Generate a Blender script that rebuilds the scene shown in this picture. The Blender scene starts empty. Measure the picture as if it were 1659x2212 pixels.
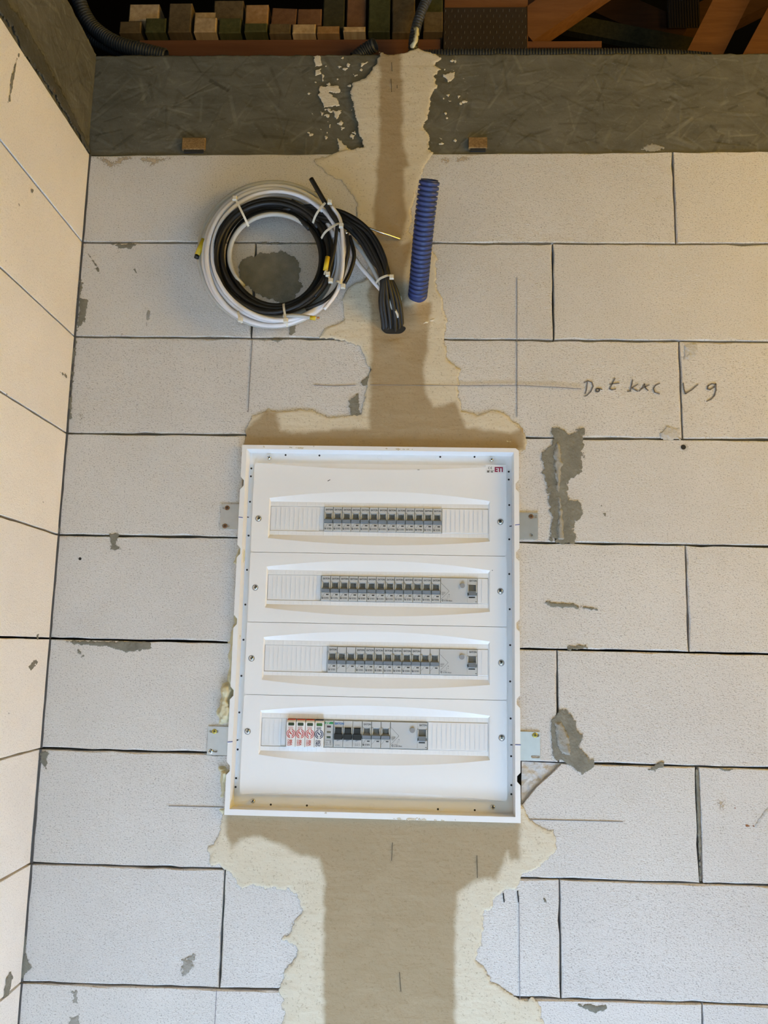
import bpy, bmesh, math, random
import numpy as np
from mathutils import Vector, Matrix

# ---------------------------------------------------------------- camera, world, lights, exposure
scene = bpy.context.scene
COL = scene.collection
FPX = 1825.69
CAM_LOC = np.array([0.68003, -1.58991, 1.59541])
CAM_ROT = (math.radians(99.18658), math.radians(-1.17700), math.radians(1.79077))
cam_data = bpy.data.cameras.new('camera')
cam_data.sensor_fit = 'HORIZONTAL'
cam_data.sensor_width = 36.0
cam_data.lens = 36.0 * FPX / 1659.0
cam_data.clip_start = 0.02
cam = bpy.data.objects.new('camera', cam_data)
COL.objects.link(cam)
cam.location = CAM_LOC
cam.rotation_euler = CAM_ROT
scene.camera = cam

COOL_FILL_P, COOL_FILL_C = 25.2, (0.667, 0.905, 1.0)
SUN_E, SUN_C, WARM_P, WARM_C, AMB, AMB_C = 89.3, (0.474, 0.679, 1.0), 46.1, (1.0, 0.587, 0.026), 0.01, (0.8, 0.9, 1.0)
world = bpy.data.worlds.new('world')
scene.world = world
world.use_nodes = True
bg = world.node_tree.nodes['Background']
bg.inputs[0].default_value = (*AMB_C, 1)
bg.inputs[1].default_value = AMB

def area(name, loc, target, sx, sy, power, color):
    d = bpy.data.lights.new(name, 'AREA')
    d.shape = 'RECTANGLE'; d.size = sx; d.size_y = sy
    d.energy = power; d.color = color
    o = bpy.data.objects.new(name, d); COL.objects.link(o)
    o.location = loc
    o.rotation_euler = (Vector(target) - Vector(loc)).to_track_quat('-Z', 'Y').to_euler()
    return o
# bluish sun masked to a floor patch by an added wall opening, for cool bounce
sun_d = bpy.data.lights.new('sun', 'SUN'); sun_d.energy = SUN_E; sun_d.angle = math.radians(0.6); sun_d.color = SUN_C
sun = bpy.data.objects.new('sun', sun_d); COL.objects.link(sun); sun.location = (6, -0.8, 5)
sun.rotation_euler = Vector((-1.0, 0.0, -1.0)).to_track_quat('-Z', 'Y').to_euler()
# frontal cool fill added to even out the yellow cast
area('cool_front_fill', (1.3, -4.2, 0.75), (0.6, 0.0, 1.3), 2.6, 1.3, COOL_FILL_P, COOL_FILL_C)
# warm fill added on the right to tint and brighten the upper walls
area('warm_side_fill', (2.78, -1.0, 2.4), (0.0, -0.2, 2.35), 1.6, 1.0, WARM_P, WARM_C)

scene.view_settings.view_transform = 'Standard'
scene.view_settings.look = 'None'
scene.view_settings.gamma = 1.0
scene.view_settings.exposure = 0.0
scene.view_settings.use_curve_mapping = False

# ---------------------------------------------------------------- measuring: photo pixel -> point on a real plane
_R = np.array(Matrix(((1, 0, 0), (0, 1, 0), (0, 0, 1))))
def _rot():
    rx, ry, rz = CAM_ROT
    Rx = np.array([[1, 0, 0], [0, math.cos(rx), -math.sin(rx)], [0, math.sin(rx), math.cos(rx)]])
    Ry = np.array([[math.cos(ry), 0, math.sin(ry)], [0, 1, 0], [-math.sin(ry), 0, math.cos(ry)]])
    Rz = np.array([[math.cos(rz), -math.sin(rz), 0], [math.sin(rz), math.cos(rz), 0], [0, 0, 1]])
    return Rz @ Ry @ Rx
_R = _rot()
def ray(u, v): return _R @ np.array([(u - 829.5) / FPX, -(v - 1106) / FPX, -1.0])
def W(u, v, y=0.0):                       # point on the plane parallel to the back wall at depth y
    d = ray(u, v); return CAM_LOC + d * ((y - CAM_LOC[1]) / d[1])
def WL(u, v, x=0.0):                      # point on a plane parallel to the left wall
    d = ray(u, v); return CAM_LOC + d * ((x - CAM_LOC[0]) / d[0])
def XZ(pts, y=0.0):
    out = []
    for u, v in pts:
        p = W(u, v, y); out.append((p[0], p[2]))
    return out
def YZ(pts, x=0.0):
    out = []
    for u, v in pts:
        p = WL(u, v, x); out.append((p[1], p[2]))
    return out

rng = np.random.default_rng(7)
random.seed(7)

# ---------------------------------------------------------------- materials
MATS = {}
class NT:
    def __init__(s, name):
        m = bpy.data.materials.new(name); m.use_nodes = True
        s.m = m; s.t = m.node_tree; s.b = s.t.nodes['Principled BSDF']
    def n(s, typ, **kw):
        nd = s.t.nodes.new(typ)
        for k, v in kw.items():
            if k in nd.inputs: nd.inputs[k].default_value = v
            else: setattr(nd, k, v)
        return nd
    def l(s, a, b): s.t.links.new(a, b)
    def coord(s, scale=(1, 1, 1), rot=(0, 0, 0)):
        tc = s.n('ShaderNodeTexCoord'); mp = s.n('ShaderNodeMapping')
        mp.inputs['Scale'].default_value = scale; mp.inputs['Rotation'].default_value = rot
        s.l(tc.outputs['Object'], mp.inputs['Vector']); return mp.outputs['Vector']
    def noise(s, vec, scale, detail=3, rough=0.55):
        nd = s.n('ShaderNodeTexNoise'); nd.inputs['Scale'].default_value = scale
        nd.inputs['Detail'].default_value = detail; nd.inputs['Roughness'].default_value = rough
        s.l(vec, nd.inputs['Vector']); return nd.outputs['Fac']
    def ramp(s, fac, stops):
        nd = s.n('ShaderNodeValToRGB'); cr = nd.color_ramp
        while len(cr.elements) < len(stops): cr.elements.new(0.5)
        for e, (p, c) in zip(cr.elements, stops):
            e.position = p; e.color = (c, c, c, 1) if not isinstance(c, tuple) else (*c, 1)
        s.l(fac, nd.inputs['Fac']); return nd.outputs['Color']
    def mix(s, fac, a, b, mode='MIX'):
        nd = s.n('ShaderNodeMix', data_type='RGBA', blend_type=mode)
        for sock, val in ((nd.inputs[0], fac), (nd.inputs[6], a), (nd.inputs[7], b)):
            if isinstance(val, (int, float)): sock.default_value = val
            elif isinstance(val, tuple): sock.default_value = (*val, 1)
            else: s.l(val, sock)
        return nd.outputs[2]
    def bump(s, h, strength, dist, prev=None):
        nd = s.n('ShaderNodeBump'); nd.inputs['Strength'].default_value = strength
        nd.inputs['Distance'].default_value = dist; s.l(h, nd.inputs['Height'])
        if prev is not None: s.l(prev, nd.inputs['Normal'])
        return nd.outputs['Normal']
    def done(s, color=None, normal=None, rough=None, metal=None, spec=None):
        if color is not None:
            if isinstance(color, tuple): s.b.inputs['Base Color'].default_value = (*color, 1)
            else: s.l(color, s.b.inputs['Base Color'])
        if normal is not None: s.l(normal, s.b.inputs['Normal'])
        if rough is not None: s.b.inputs['Roughness'].default_value = rough
        if metal is not None: s.b.inputs['Metallic'].default_value = metal
        if spec is not None: s.b.inputs['Specular IOR Level'].default_value = spec
        return s.m

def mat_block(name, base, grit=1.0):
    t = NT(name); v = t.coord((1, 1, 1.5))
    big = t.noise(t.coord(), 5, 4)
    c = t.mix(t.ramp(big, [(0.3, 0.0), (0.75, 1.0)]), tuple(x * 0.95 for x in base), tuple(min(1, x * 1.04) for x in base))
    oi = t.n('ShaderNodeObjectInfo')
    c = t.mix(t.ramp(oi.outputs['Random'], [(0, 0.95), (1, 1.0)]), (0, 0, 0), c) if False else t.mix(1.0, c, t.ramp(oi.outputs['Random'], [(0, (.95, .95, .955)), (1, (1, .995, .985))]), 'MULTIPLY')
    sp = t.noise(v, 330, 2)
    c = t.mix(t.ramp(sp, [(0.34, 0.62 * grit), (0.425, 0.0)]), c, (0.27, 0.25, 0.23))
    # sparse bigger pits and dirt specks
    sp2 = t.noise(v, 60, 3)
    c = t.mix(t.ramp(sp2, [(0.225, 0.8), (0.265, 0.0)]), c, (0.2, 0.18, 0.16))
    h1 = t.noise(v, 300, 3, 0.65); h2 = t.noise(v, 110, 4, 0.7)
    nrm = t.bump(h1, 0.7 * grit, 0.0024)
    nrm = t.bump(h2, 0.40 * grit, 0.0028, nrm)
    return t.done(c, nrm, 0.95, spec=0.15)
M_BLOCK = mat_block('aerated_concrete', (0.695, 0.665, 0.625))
M_BLOCK_SMOOTH_LIT = mat_block('lit_smooth_aerated_concrete', (0.86, 0.82, 0.76), 0.4)  # smoother face; base whitened to carry the left wall's extra side light

def mat_concrete():
    t = NT('board_marked_concrete'); v = t.coord()
    a = t.noise(t.coord((1, 1, 3)), 9, 5, 0.6)
    c = t.mix(t.ramp(a, [(0.3, 0.0), (0.7, 1.0)]), (0.098, 0.093, 0.070), (0.152, 0.143, 0.108))
    at = t.n('ShaderNodeAttribute', attribute_name='shade')
    c = t.mix(1.0, c, t.ramp(at.outputs['Fac'], [(0, (.6, .6, .6)), (1, (1.4, 1.4, 1.4))]), 'MULTIPLY')
    f = t.noise(v, 160, 4, 0.7)
    c = t.mix(t.ramp(f, [(0.62, 0.0), (0.75, 0.5)]), c, (0.30, 0.28, 0.23))
    nrm = t.bump(t.noise(v, 120, 5, 0.7), 0.5, 0.002)
    return t.done(c, nrm, 0.8, spec=0.25)
M_CONC = mat_concrete()

def cover(t, v, scale=260):                # thin, scraped edges: grains of the layer stop one by one
    at = t.n('ShaderNodeAttribute', attribute_name='cover'); ns = t.noise(v, scale, 4, 0.7)
    m1 = t.n('ShaderNodeMath', operation='MULTIPLY_ADD'); t.l(at.outputs['Fac'], m1.inputs[0]); m1.inputs[1].default_value = 0.62; m1.inputs[2].default_value = -0.27
    m2 = t.n('ShaderNodeMath', operation='ADD'); t.l(m1.outputs[0], m2.inputs[0]); t.l(ns, m2.inputs[1])
    t.l(t.ramp(m2.outputs[0], [(0.40, 0.0), (0.58, 1.0)]), t.b.inputs['Alpha'])
def mat_plaster():
    t = NT('gypsum_plaster'); v = t.coord()
    at = t.n('ShaderNodeAttribute', attribute_name='wet'); cover(t, v, 200)
    n = t.noise(v, 14, 5, 0.6); g = t.noise(v, 260, 3)
    dry = t.mix(n, (0.60, 0.53, 0.395), (0.70, 0.63, 0.49))
    wet = t.mix(n, (0.335, 0.255, 0.148), (0.415, 0.325, 0.205))
    c = t.mix(at.outputs['Fac'], dry, wet)
    c = t.mix(t.ramp(g, [(0.32, 0.4), (0.4, 0.0)]), c, (0.24, 0.18, 0.1))
    nrm = t.bump(t.noise(t.coord((1, 1, 1)), 210, 4, 0.65), 0.5, 0.0018)
    nrm = t.bump(t.noise(t.coord((0.5, 1, 2)), 40, 3), 0.35, 0.004, nrm)
    return t.done(c, nrm, 0.9, spec=0.2)
M_PLASTER = mat_plaster()

def mat_simple(name, color, rough=0.5, metal=0.0, var=0.08, scale=40, bump=0.0, spec=0.5, bscale=200, fuzzy=False):
    t = NT(name); v = t.coord(); n = t.noise(v, scale, 3)
    if fuzzy: cover(t, v)
    lo = tuple(max(0, x * (1 - var)) for x in color); hi = tuple(min(1, x * (1 + var)) for x in color)
    c = t.mix(n, lo, hi)
    nrm = t.bump(t.noise(v, bscale, 4), bump, 0.002) if bump else None
    return t.done(c, nrm, rough, metal, spec)
M_MORTAR = mat_simple('grey_mortar', (0.215, 0.205, 0.165), 0.9, var=0.45, scale=45, bump=0.9, spec=0.2, fuzzy=True)
M_MORTAR_L = mat_simple('pale_mortar', (0.33, 0.315, 0.275), 0.9, var=0.22, scale=60, bump=1.0, spec=0.2, fuzzy=True)
M_ROUGH = mat_simple('broken_aerated_concrete', (0.52, 0.5, 0.47), 0.95, var=0.2, scale=120, bump=1.0, spec=0.1)
M_CORE = mat_simple('joint_mortar', (0.10, 0.095, 0.09), 0.95, var=0.2)
M_FOAM = mat_simple('polyurethane_foam', (0.60, 0.55, 0.36), 0.6, var=0.15, scale=60, bump=0.8, bscale=120)
M_WHITE = mat_simple('white_plastic', (0.81, 0.81, 0.80), 0.38, var=0.015, scale=12, spec=0.35)
M_WHITE2 = mat_simple('matt_white_plastic', (0.76, 0.76, 0.75), 0.5, var=0.02, scale=20, spec=0.3)
M_GREY = mat_simple('light_grey_plastic', (0.52, 0.53, 0.525), 0.45, var=0.03, scale=60, spec=0.35)
M_CHEEK = mat_simple('pale_grey_plastic', (0.66, 0.65, 0.61), 0.45, var=0.03, scale=60, spec=0.35)
M_TOGGLE = mat_simple('dark_grey_plastic', (0.155, 0.172, 0.188), 0.4, var=0.05, scale=60)
M_RECESS = mat_simple('mid_grey_plastic', (0.27, 0.28, 0.29), 0.5, var=0.05, scale=60)
M_BLACK = mat_simple('black_plastic', (0.012, 0.012, 0.013), 0.35, var=0.1, scale=60)
M_HOLE = mat_simple('dark_cavity', (0.02, 0.02, 0.02), 0.9, var=0.1)
M_INK = mat_simple('dark_print', (0.055, 0.06, 0.065), 0.6, var=0.05)
M_INKL = mat_simple('grey_print', (0.2, 0.21, 0.22), 0.6, var=0.05)
M_BLUEINK = mat_simple('blue_print', (0.012, 0.14, 0.42), 0.6, var=0.05)
M_NAVY = mat_simple('navy_print', (0.012, 0.02, 0.085), 0.55, var=0.05)
M_RED = mat_simple('red_print', (0.55, 0.06, 0.035), 0.55, var=0.05)
M_PINK = mat_simple('pale_red_print', (0.66, 0.25, 0.2), 0.55, var=0.05)
M_CRIMSON = mat_simple('crimson_print', (0.29, 0.008, 0.055), 0.5, var=0.05)
M_GREEN = mat_simple('green_print', (0.01, 0.27, 0.08), 0.5, var=0.05)
M_LCD = mat_simple('dark_green_window', (0.035, 0.055, 0.022), 0.2, var=0.2, scale=200)
M_LCDG = mat_simple('green_window', (0.04, 0.13, 0.018), 0.2, var=0.2, scale=200)
M_LCDR = mat_simple('dark_red_window', (0.05, 0.012, 0.018), 0.2, var=0.1)
M_LCDO = mat_simple('olive_window', (0.13, 0.115, 0.07), 0.2, var=0.1)
M_PEN = mat_simple('blue_pen_ink', (0.03, 0.07, 0.33), 0.7, var=0.1)
M_PENCIL = mat_simple('pencil_graphite', (0.155, 0.14, 0.135), 0.7, var=0.25, scale=300)
M_PENCILF = mat_simple('faint_pencil_graphite', (0.22, 0.21, 0.22), 0.7, var=0.25, scale=300)
M_ZINC = mat_simple('zinc_plated_steel', (0.60, 0.62, 0.63), 0.42, 0.85, var=0.08, scale=80)
M_STEEL = mat_simple('bright_steel', (0.72, 0.72, 0.70), 0.25, 1.0, var=0.05)
M_BRASS = mat_simple('yellow_passivated_steel', (0.55, 0.48, 0.12), 0.35, 0.8, var=0.1)
M_RUST = mat_simple('rusty_screw_steel', (0.22, 0.12, 0.06), 0.6, 0.4, var=0.3, scale=300)
M_CBLACK = mat_simple('black_cable_sheath', (0.0075, 0.008, 0.009), 0.5, var=0.15, scale=100)
M_CWHITE = mat_simple('white_cable_sheath', (0.72, 0.71, 0.72), 0.4, var=0.03, scale=100)
M_CGREY = mat_simple('light_grey_cable_sheath', (0.46, 0.46, 0.43), 0.42, var=0.05, scale=100)
M_TIE = mat_simple('natural_nylon', (0.66, 0.63, 0.53), 0.4, var=0.05)
M_TAPE = mat_simple('yellow_tape', (0.62, 0.45, 0.02), 0.5, var=0.05)
M_COPPER = mat_simple('copper_wire', (0.6, 0.3, 0.15), 0.3, 1.0)
M_BLUEC = mat_simple('blue_conduit_plastic', (0.026, 0.046, 0.165), 0.45, var=0.12, scale=60)
M_GREYC = mat_simple('dark_grey_conduit_plastic', (0.045, 0.048, 0.055), 0.45, var=0.1, scale=60)
M_PLATE = mat_simple('dark_steel_plate', (0.052, 0.038, 0.030), 0.5, 0.2, var=0.15, scale=30)
M_STUD = mat_simple('worn_steel_teeth', (0.22, 0.20, 0.18), 0.45, 0.7, var=0.2)
M_RUSTSPOT = mat_simple('rust_stain', (0.30, 0.12, 0.04), 0.9, var=0.3, scale=200, fuzzy=True)
M_CRACK = mat_simple('plaster_crack', (0.13, 0.10, 0.06), 0.9, var=0.2)
M_STAIN = mat_simple('brown_damp_stain', (0.50, 0.40, 0.27), 0.95, var=0.15, bump=0.5, fuzzy=True)
M_FLOOR = mat_simple('floor_screed', (0.60, 0.60, 0.60), 0.9, var=0.06, scale=4, bump=0.3, bscale=60)
M_DECK = mat_simple('dark_roof_underlay', (0.009, 0.008, 0.007), 0.9, var=0.2, scale=3, spec=0.05)

def mat_wood(name, c0, c1, gscale=18, stretch=(1, 0.06, 1)):
    t = NT(name)
    oi = t.n('ShaderNodeObjectInfo')
    v = t.coord(stretch)
    add = t.n('ShaderNodeVectorMath', operation='ADD'); t.l(v, add.inputs[0]); t.l(oi.outputs['Random'], add.inputs[1])
    g = t.noise(add.outputs[0], gscale * 6, 4, 0.65)
    b = t.noise(add.outputs[0], gscale, 3)
    c = t.mix(t.ramp(g, [(0.3, 0.0), (0.7, 1.0)]), c0, c1)
    c = t.mix(t.ramp(b, [(0.35, 0.0), (0.75, 0.45)]), c, tuple(x * 0.45 for x in c0))
    nrm = t.bump(g, 0.35, 0.001)
    return t.done(c, nrm, 0.75, spec=0.2)
WOOD = {
    'tan': mat_wood('pale_tan_wood', (0.40, 0.27, 0.14), (0.60, 0.43, 0.24)),
    'orange': mat_wood('orange_tan_wood', (0.30, 0.16, 0.065), (0.43, 0.25, 0.11)),
    'brown': mat_wood('brown_wood', (0.10, 0.068, 0.035), (0.17, 0.118, 0.06)),
    'green': mat_wood('green_treated_wood', (0.05, 0.052, 0.018), (0.095, 0.092, 0.035)),
    'dark': mat_wood('dark_weathered_wood', (0.035, 0.033, 0.018), (0.07, 0.06, 0.032)),
    'red': mat_wood('reddish_wood', (0.15, 0.07, 0.035), (0.22, 0.11, 0.055)),
}
M_TRUSS = mat_wood('orange_truss_wood', (0.15, 0.062, 0.026), (0.215, 0.097, 0.042), 14, (0.12, 1, 1))
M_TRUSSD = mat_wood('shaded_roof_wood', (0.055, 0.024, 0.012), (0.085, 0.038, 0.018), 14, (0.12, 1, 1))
M_PLANK = mat_wood('red_brown_plank_wood', (0.15, 0.062, 0.034), (0.20, 0.088, 0.048), 14, (0.05, 1, 1))
M_ENDGRAIN = mat_wood('knotty_end_grain_wood', (0.16, 0.085, 0.03), (0.40, 0.26, 0.11), 40, (1, 1, 2))

# ---------------------------------------------------------------- object helpers
def link(name, me, mat=None, parent=None):
    o = bpy.data.objects.new(name, me); COL.objects.link(o)
    if mat is not None and me is not None and len(me.materials) == 0: me.materials.append(mat)
    if parent is not None: o.parent = parent
    return o
def tag(o, label=None, cat=None, group=None, kind=None):
    if label: o['label'] = label
    if cat: o['category'] = cat
    if group: o['group'] = group
    if kind: o['kind'] = kind
    return o
def empty(name, loc=(0, 0, 0)):
    o = bpy.data.objects.new(name, None); COL.objects.link(o); o.location = loc
    o.empty_display_size = 0.02
    return o
def origin_to(o, loc):                    # keep world shape, put the origin at loc (unparented / parent at rest only)
    loc = Vector(loc); o.data.transform(Matrix.Translation(-loc)); o.location = loc
class MB:                                  # mesh builder
    def __init__(s): s.v = []; s.f = []; s.sm = []
    def add(s, verts, faces, smooth=False):
        b = len(s.v); s.v += [tuple(map(float, p)) for p in verts]
        s.f += [tuple(i + b for i in f) for f in faces]; s.sm += [smooth] * len(faces); return s
    def box(s, x0, x1, y0, y1, z0, z1):
        v = [(x0, y0, z0), (x1, y0, z0), (x1, y1, z0), (x0, y1, z0), (x0, y0, z1), (x1, y0, z1), (x1, y1, z1), (x0, y1, z1)]
        return s.add(v, [(0, 3, 2, 1), (4, 5, 6, 7), (0, 1, 5, 4), (1, 2, 6, 5), (2, 3, 7, 6), (3, 0, 4, 7)])
    def cbox(s, x0, x1, y0, y1, z0, z1, c=0.0006):     # box whose front (y0) edges are chamfered
        v = [(x0 + c, y0, z0 + c), (x1 - c, y0, z0 + c), (x1 - c, y0, z1 - c), (x0 + c, y0, z1 - c),
             (x0, y0 + c, z0), (x1, y0 + c, z0), (x1, y0 + c, z1), (x0, y0 + c, z1),
             (x0, y1, z0), (x1, y1, z0), (x1, y1, z1), (x0, y1, z1)]
        f = [(0, 1, 2, 3), (8, 11, 10, 9)]
        for a in (0, 4):
            for i in range(4):
                j = (i + 1) % 4; f.append((a + i, a + 4 + i, a + 4 + j, a + j))
        return s.add(v, f)
    def prism(s, pts, y0, y1):              # convex/concave polygon in xz (clockwise or not), front at y0
        n = len(pts); A = sum(pts[i][0] * pts[(i + 1) % n][1] - pts[(i + 1) % n][0] * pts[i][1] for i in range(n))
        if A < 0: pts = pts[::-1]
        v = [(x, y0, z) for x, z in pts] + [(x, y1, z) for x, z in pts]
        f = [tuple(range(n)), tuple(range(2 * n - 1, n - 1, -1))]
        f += [(i, i + n, (i + 1) % n + n, (i + 1) % n) for i in range(n)]
        return s.add(v, f)
    def disc(s, x, z, r, y0, y1, n=16, r1=None):
        r1 = r if r1 is None else r1
        v = [(x + r * math.cos(a), y0, z + r * math.sin(a)) for a in [2 * math.pi * i / n for i in range(n)]]
        v += [(x + r1 * math.cos(a), y1, z + r1 * math.sin(a)) for a in [2 * math.pi * i / n for i in range(n)]]
        f = [tuple(range(n)), tuple(range(2 * n - 1, n - 1, -1))] + [(i, i + n, (i + 1) % n + n, (i + 1) % n) for i in range(n)]
        return s.add(v, f)
    def arc(s, x, z, r0, r1, a0, a1, y0, y1, n=14):      # annular segment
        v = []
        for i in range(n + 1):
            a = math.radians(a0 + (a1 - a0) * i / n); c, q = math.cos(a), math.sin(a)
            v += [(x + r0 * c, y0, z + r0 * q), (x + r1 * c, y0, z + r1 * q), (x + r1 * c, y1, z + r1 * q), (x + r0 * c, y1, z + r0 * q)]
        f = []
        for i in range(n):
            for k in range(4):
                f.append((4 * i + k, 4 * i + (k + 1) % 4, 4 * i + 4 + (k + 1) % 4, 4 * i + 4 + k))
        f += [(0, 3, 2, 1), (4 * n, 4 * n + 1, 4 * n + 2, 4 * n + 3)]
        return s.add(v, f)
    def stroke(s, pts, w, y0, y1):          # flat line through xz points
        for (ax, az), (bx, bz) in zip(pts[:-1], pts[1:]):
            dx, dz = bx - ax, bz - az; L = math.hypot(dx, dz) or 1e-9
            nx, nz = -dz / L * w / 2, dx / L * w / 2; ex, ez = dx / L * w * .3, dz / L * w * .3
            s.prism([(ax + nx - ex, az + nz - ez), (ax - nx - ex, az - nz - ez), (bx - nx + ex, bz - nz + ez), (bx + nx + ex, bz + nz + ez)], y0, y1)
        return s
    def text(s, string, x, z, size, y0, thick=0.0002, align='CENTER', rot=0.0, bold=0.0, sx=1.0):
        vs, fs = text_mesh(string, bold); c, q = math.cos(rot), math.sin(rot)
        w = max(v[0] for v in vs) - min(v[0] for v in vs); mn = min(v[0] for v in vs)
        off = mn + (w / 2 if align == 'CENTER' else 0)
        out = []
        for (a, b) in vs:
            a = (a - off) * size * sx; b = b * size
            out.append((x + a * c - b * q, y0, z + a * q + b * c))
        n = len(out)
        return s.add(out, fs)
    def build(s, name, mat, parent=None, smooth=False):
        me = bpy.data.meshes.new(name); me.from_pydata(s.v, [], s.f); me.validate(); me.update()
        if smooth or any(s.sm):
            me.polygons.foreach_set('use_smooth', [bool(smooth or q) for q in s.sm] if len(s.sm) == len(me.polygons) else [True] * len(me.polygons))
        bm = bmesh.new(); bm.from_mesh(me); bmesh.ops.recalc_face_normals(bm, faces=bm.faces) if len(bm.faces) < 60000 else None
        bm.to_mesh(me); bm.free()
        return link(name, me, mat, parent)
_TXT = {}
def text_mesh(string, bold=0.0):
    key = (string, bold)
    if key not in _TXT:
        c = bpy.data.curves.new('t', 'FONT'); c.body = string; c.size = 1.0; c.resolution_u = 3; c.offset = bold
        o = bpy.data.objects.new('t', c); COL.objects.link(o)
        dg = bpy.context.evaluated_depsgraph_get(); dg.update()
        me = bpy.data.meshes.new_from_object(o.evaluated_get(dg))
        vs = [(v.co.x, v.co.y) for v in me.vertices]; fs = [tuple(p.vertices) for p in me.polygons]
        bpy.data.objects.remove(o); bpy.data.curves.remove(c); bpy.data.meshes.remove(me)
        _TXT[key] = (vs, fs)
    return _TXT[key]
def holed_plate(name, outer, holes, y0, y1, mat, parent=None):     # plate in xz with holes, front y0, back y1
    bm = bmesh.new(); edges = []
    for loop in [outer] + holes:
        vs = [bm.verts.new((x, y0, z)) for x, z in loop]
        edges += [bm.edges.new((vs[i], vs[(i + 1) % len(vs)])) for i in range(len(vs))]
    bmesh.ops.triangle_fill(bm, edges=edges, use_beauty=True, use_dissolve=False)
    faces = list(bm.faces)
    r = bmesh.ops.extrude_face_region(bm, geom=faces)
    for e in r['geom']:
        if isinstance(e, bmesh.types.BMVert): e.co.y = y1
    bmesh.ops.recalc_face_normals(bm, faces=bm.faces)
    me = bpy.data.meshes.new(name); bm.to_mesh(me); bm.free()
    return link(name, me, mat, parent)
def rrect(x0, x1, z0, z1, r, n=4):
    out = []
    for cx, cz, a in ((x1 - r, z1 - r, 0), (x0 + r, z1 - r, 90), (x0 + r, z0 + r, 180), (x1 - r, z0 + r, 270)):
        for i in range(n + 1):
            t = math.radians(a + 90 * i / n); out.append((cx + r * math.cos(t), cz + r * math.sin(t)))
    return out
def catmull(pts, per=8):
    P = [np.array(p, float) for p in pts]; P = [2 * P[0] - P[1]] + P + [2 * P[-1] - P[-2]]; out = []
    for i in range(1, len(P) - 2):
        for k in range(per):
            t = k / per; a, b, c, d = P[i - 1:i + 3]
            out.append(0.5 * (2 * b + (c - a) * t + (2 * a - 5 * b + 4 * c - d) * t * t + (3 * b - a - 3 * c + d) * t ** 3))
    out.append(P[-2]); return out
def resample(pts, step):
    P = np.array(pts, float); d = np.r_[0, np.cumsum(np.linalg.norm(np.diff(P, axis=0), axis=1))]
    n = max(2, int(round(d[-1] / step)) + 1); t = np.linspace(0, d[-1], n)
    return np.stack([np.interp(t, d, P[:, k]) for k in range(3)], 1)
def tube(mb, pts, rad, sides=10, caps=True):
    P = np.array(pts, float); n = len(P)
    R = np.full(n, rad) if np.isscalar(rad) else np.array(rad, float)
    T = np.gradient(P, axis=0); T /= (np.linalg.norm(T, axis=1)[:, None] + 1e-12)
    up = np.array([0, 0, 1.0]) if abs(T[0][2]) < 0.9 else np.array([1.0, 0, 0])
    N = np.cross(T[0], up); N /= np.linalg.norm(N); V = []
    for i in range(n):
        N = N - T[i] * (N @ T[i]); N /= (np.linalg.norm(N) + 1e-12); B = np.cross(T[i], N)
        for k in range(sides):
            a = 2 * math.pi * k / sides; V.append(P[i] + R[i] * (math.cos(a) * N + math.sin(a) * B))
    F = [(i * sides + k, i * sides + (k + 1) % sides, (i + 1) * sides + (k + 1) % sides, (i + 1) * sides + k) for i in range(n - 1) for k in range(sides)]
    if caps: F += [tuple(range(sides - 1, -1, -1)), tuple((n - 1) * sides + k for k in range(sides))]
    mb.add(V, F, True); return mb
def corrugated(name, ctrl, r, pitch, depth, mat, parent=None, sides=16, caps=False, inner=True):
    fine = resample(catmull(ctrl, 12), pitch / 8.0); P = np.array(fine); s = np.r_[0, np.cumsum(np.linalg.norm(np.diff(P, axis=0), axis=1))]
    t = []; R = []
    for k in range(int(s[-1] / pitch)):
        for f, q in ((0.0, 0.0), (0.06, -0.1), (0.30, -0.18), (0.56, -0.1), (0.62, 0.0), (0.67, 0.9), (0.81, 1.0), (0.95, 0.9)):
            t.append((k + f) * pitch); R.append(r - q * depth)
    base = np.stack([np.interp(t, s, P[:, k]) for k in range(3)], 1); n = len(base)
    mb = MB(); tube(mb, base, R, sides, caps)
    if inner:                                # inner wall so that open ends show a hollow tube
        tube(mb, base, [r - depth * 1.5] * n, sides, False)
        for e in (0, n - 1):
            a = e * sides; b = n * sides + e * sides
            mb.f += [(a + k, a + (k + 1) % sides, b + (k + 1) % sides, b + k) for k in range(sides)]; mb.sm += [False] * sides
    return mb.build(name, mat, parent)

# ---------------------------------------------------------------- numpy noise and plastered-on patches
_TAB = rng.random((256, 256))
def vnoise(x, y):
    xi = np.floor(x).astype(int); yi = np.floor(y).astype(int); fx = x - xi; fy = y - yi
    fx = fx * fx * (3 - 2 * fx); fy = fy * fy * (3 - 2 * fy)
    a = _TAB[xi & 255, yi & 255]; b = _TAB[(xi + 1) & 255, yi & 255]; c = _TAB[xi & 255, (yi + 1) & 255]; d = _TAB[(xi + 1) & 255, (yi + 1) & 255]
    return (a * (1 - fx) + b * fx) * (1 - fy) + (c * (1 - fx) + d * fx) * fy
def fbm(x, y, sc, octv=3, ax=1.0):
    s = 0; amp = 1; tot = 0
    for o in range(octv):
        s = s + amp * (vnoise(x * sc * ax + 17.3 * o + 50, y * sc + 9.1 * o + 50) - 0.5); tot += amp; amp *= 0.55; sc *= 2.03
    return s / tot * 2
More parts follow.
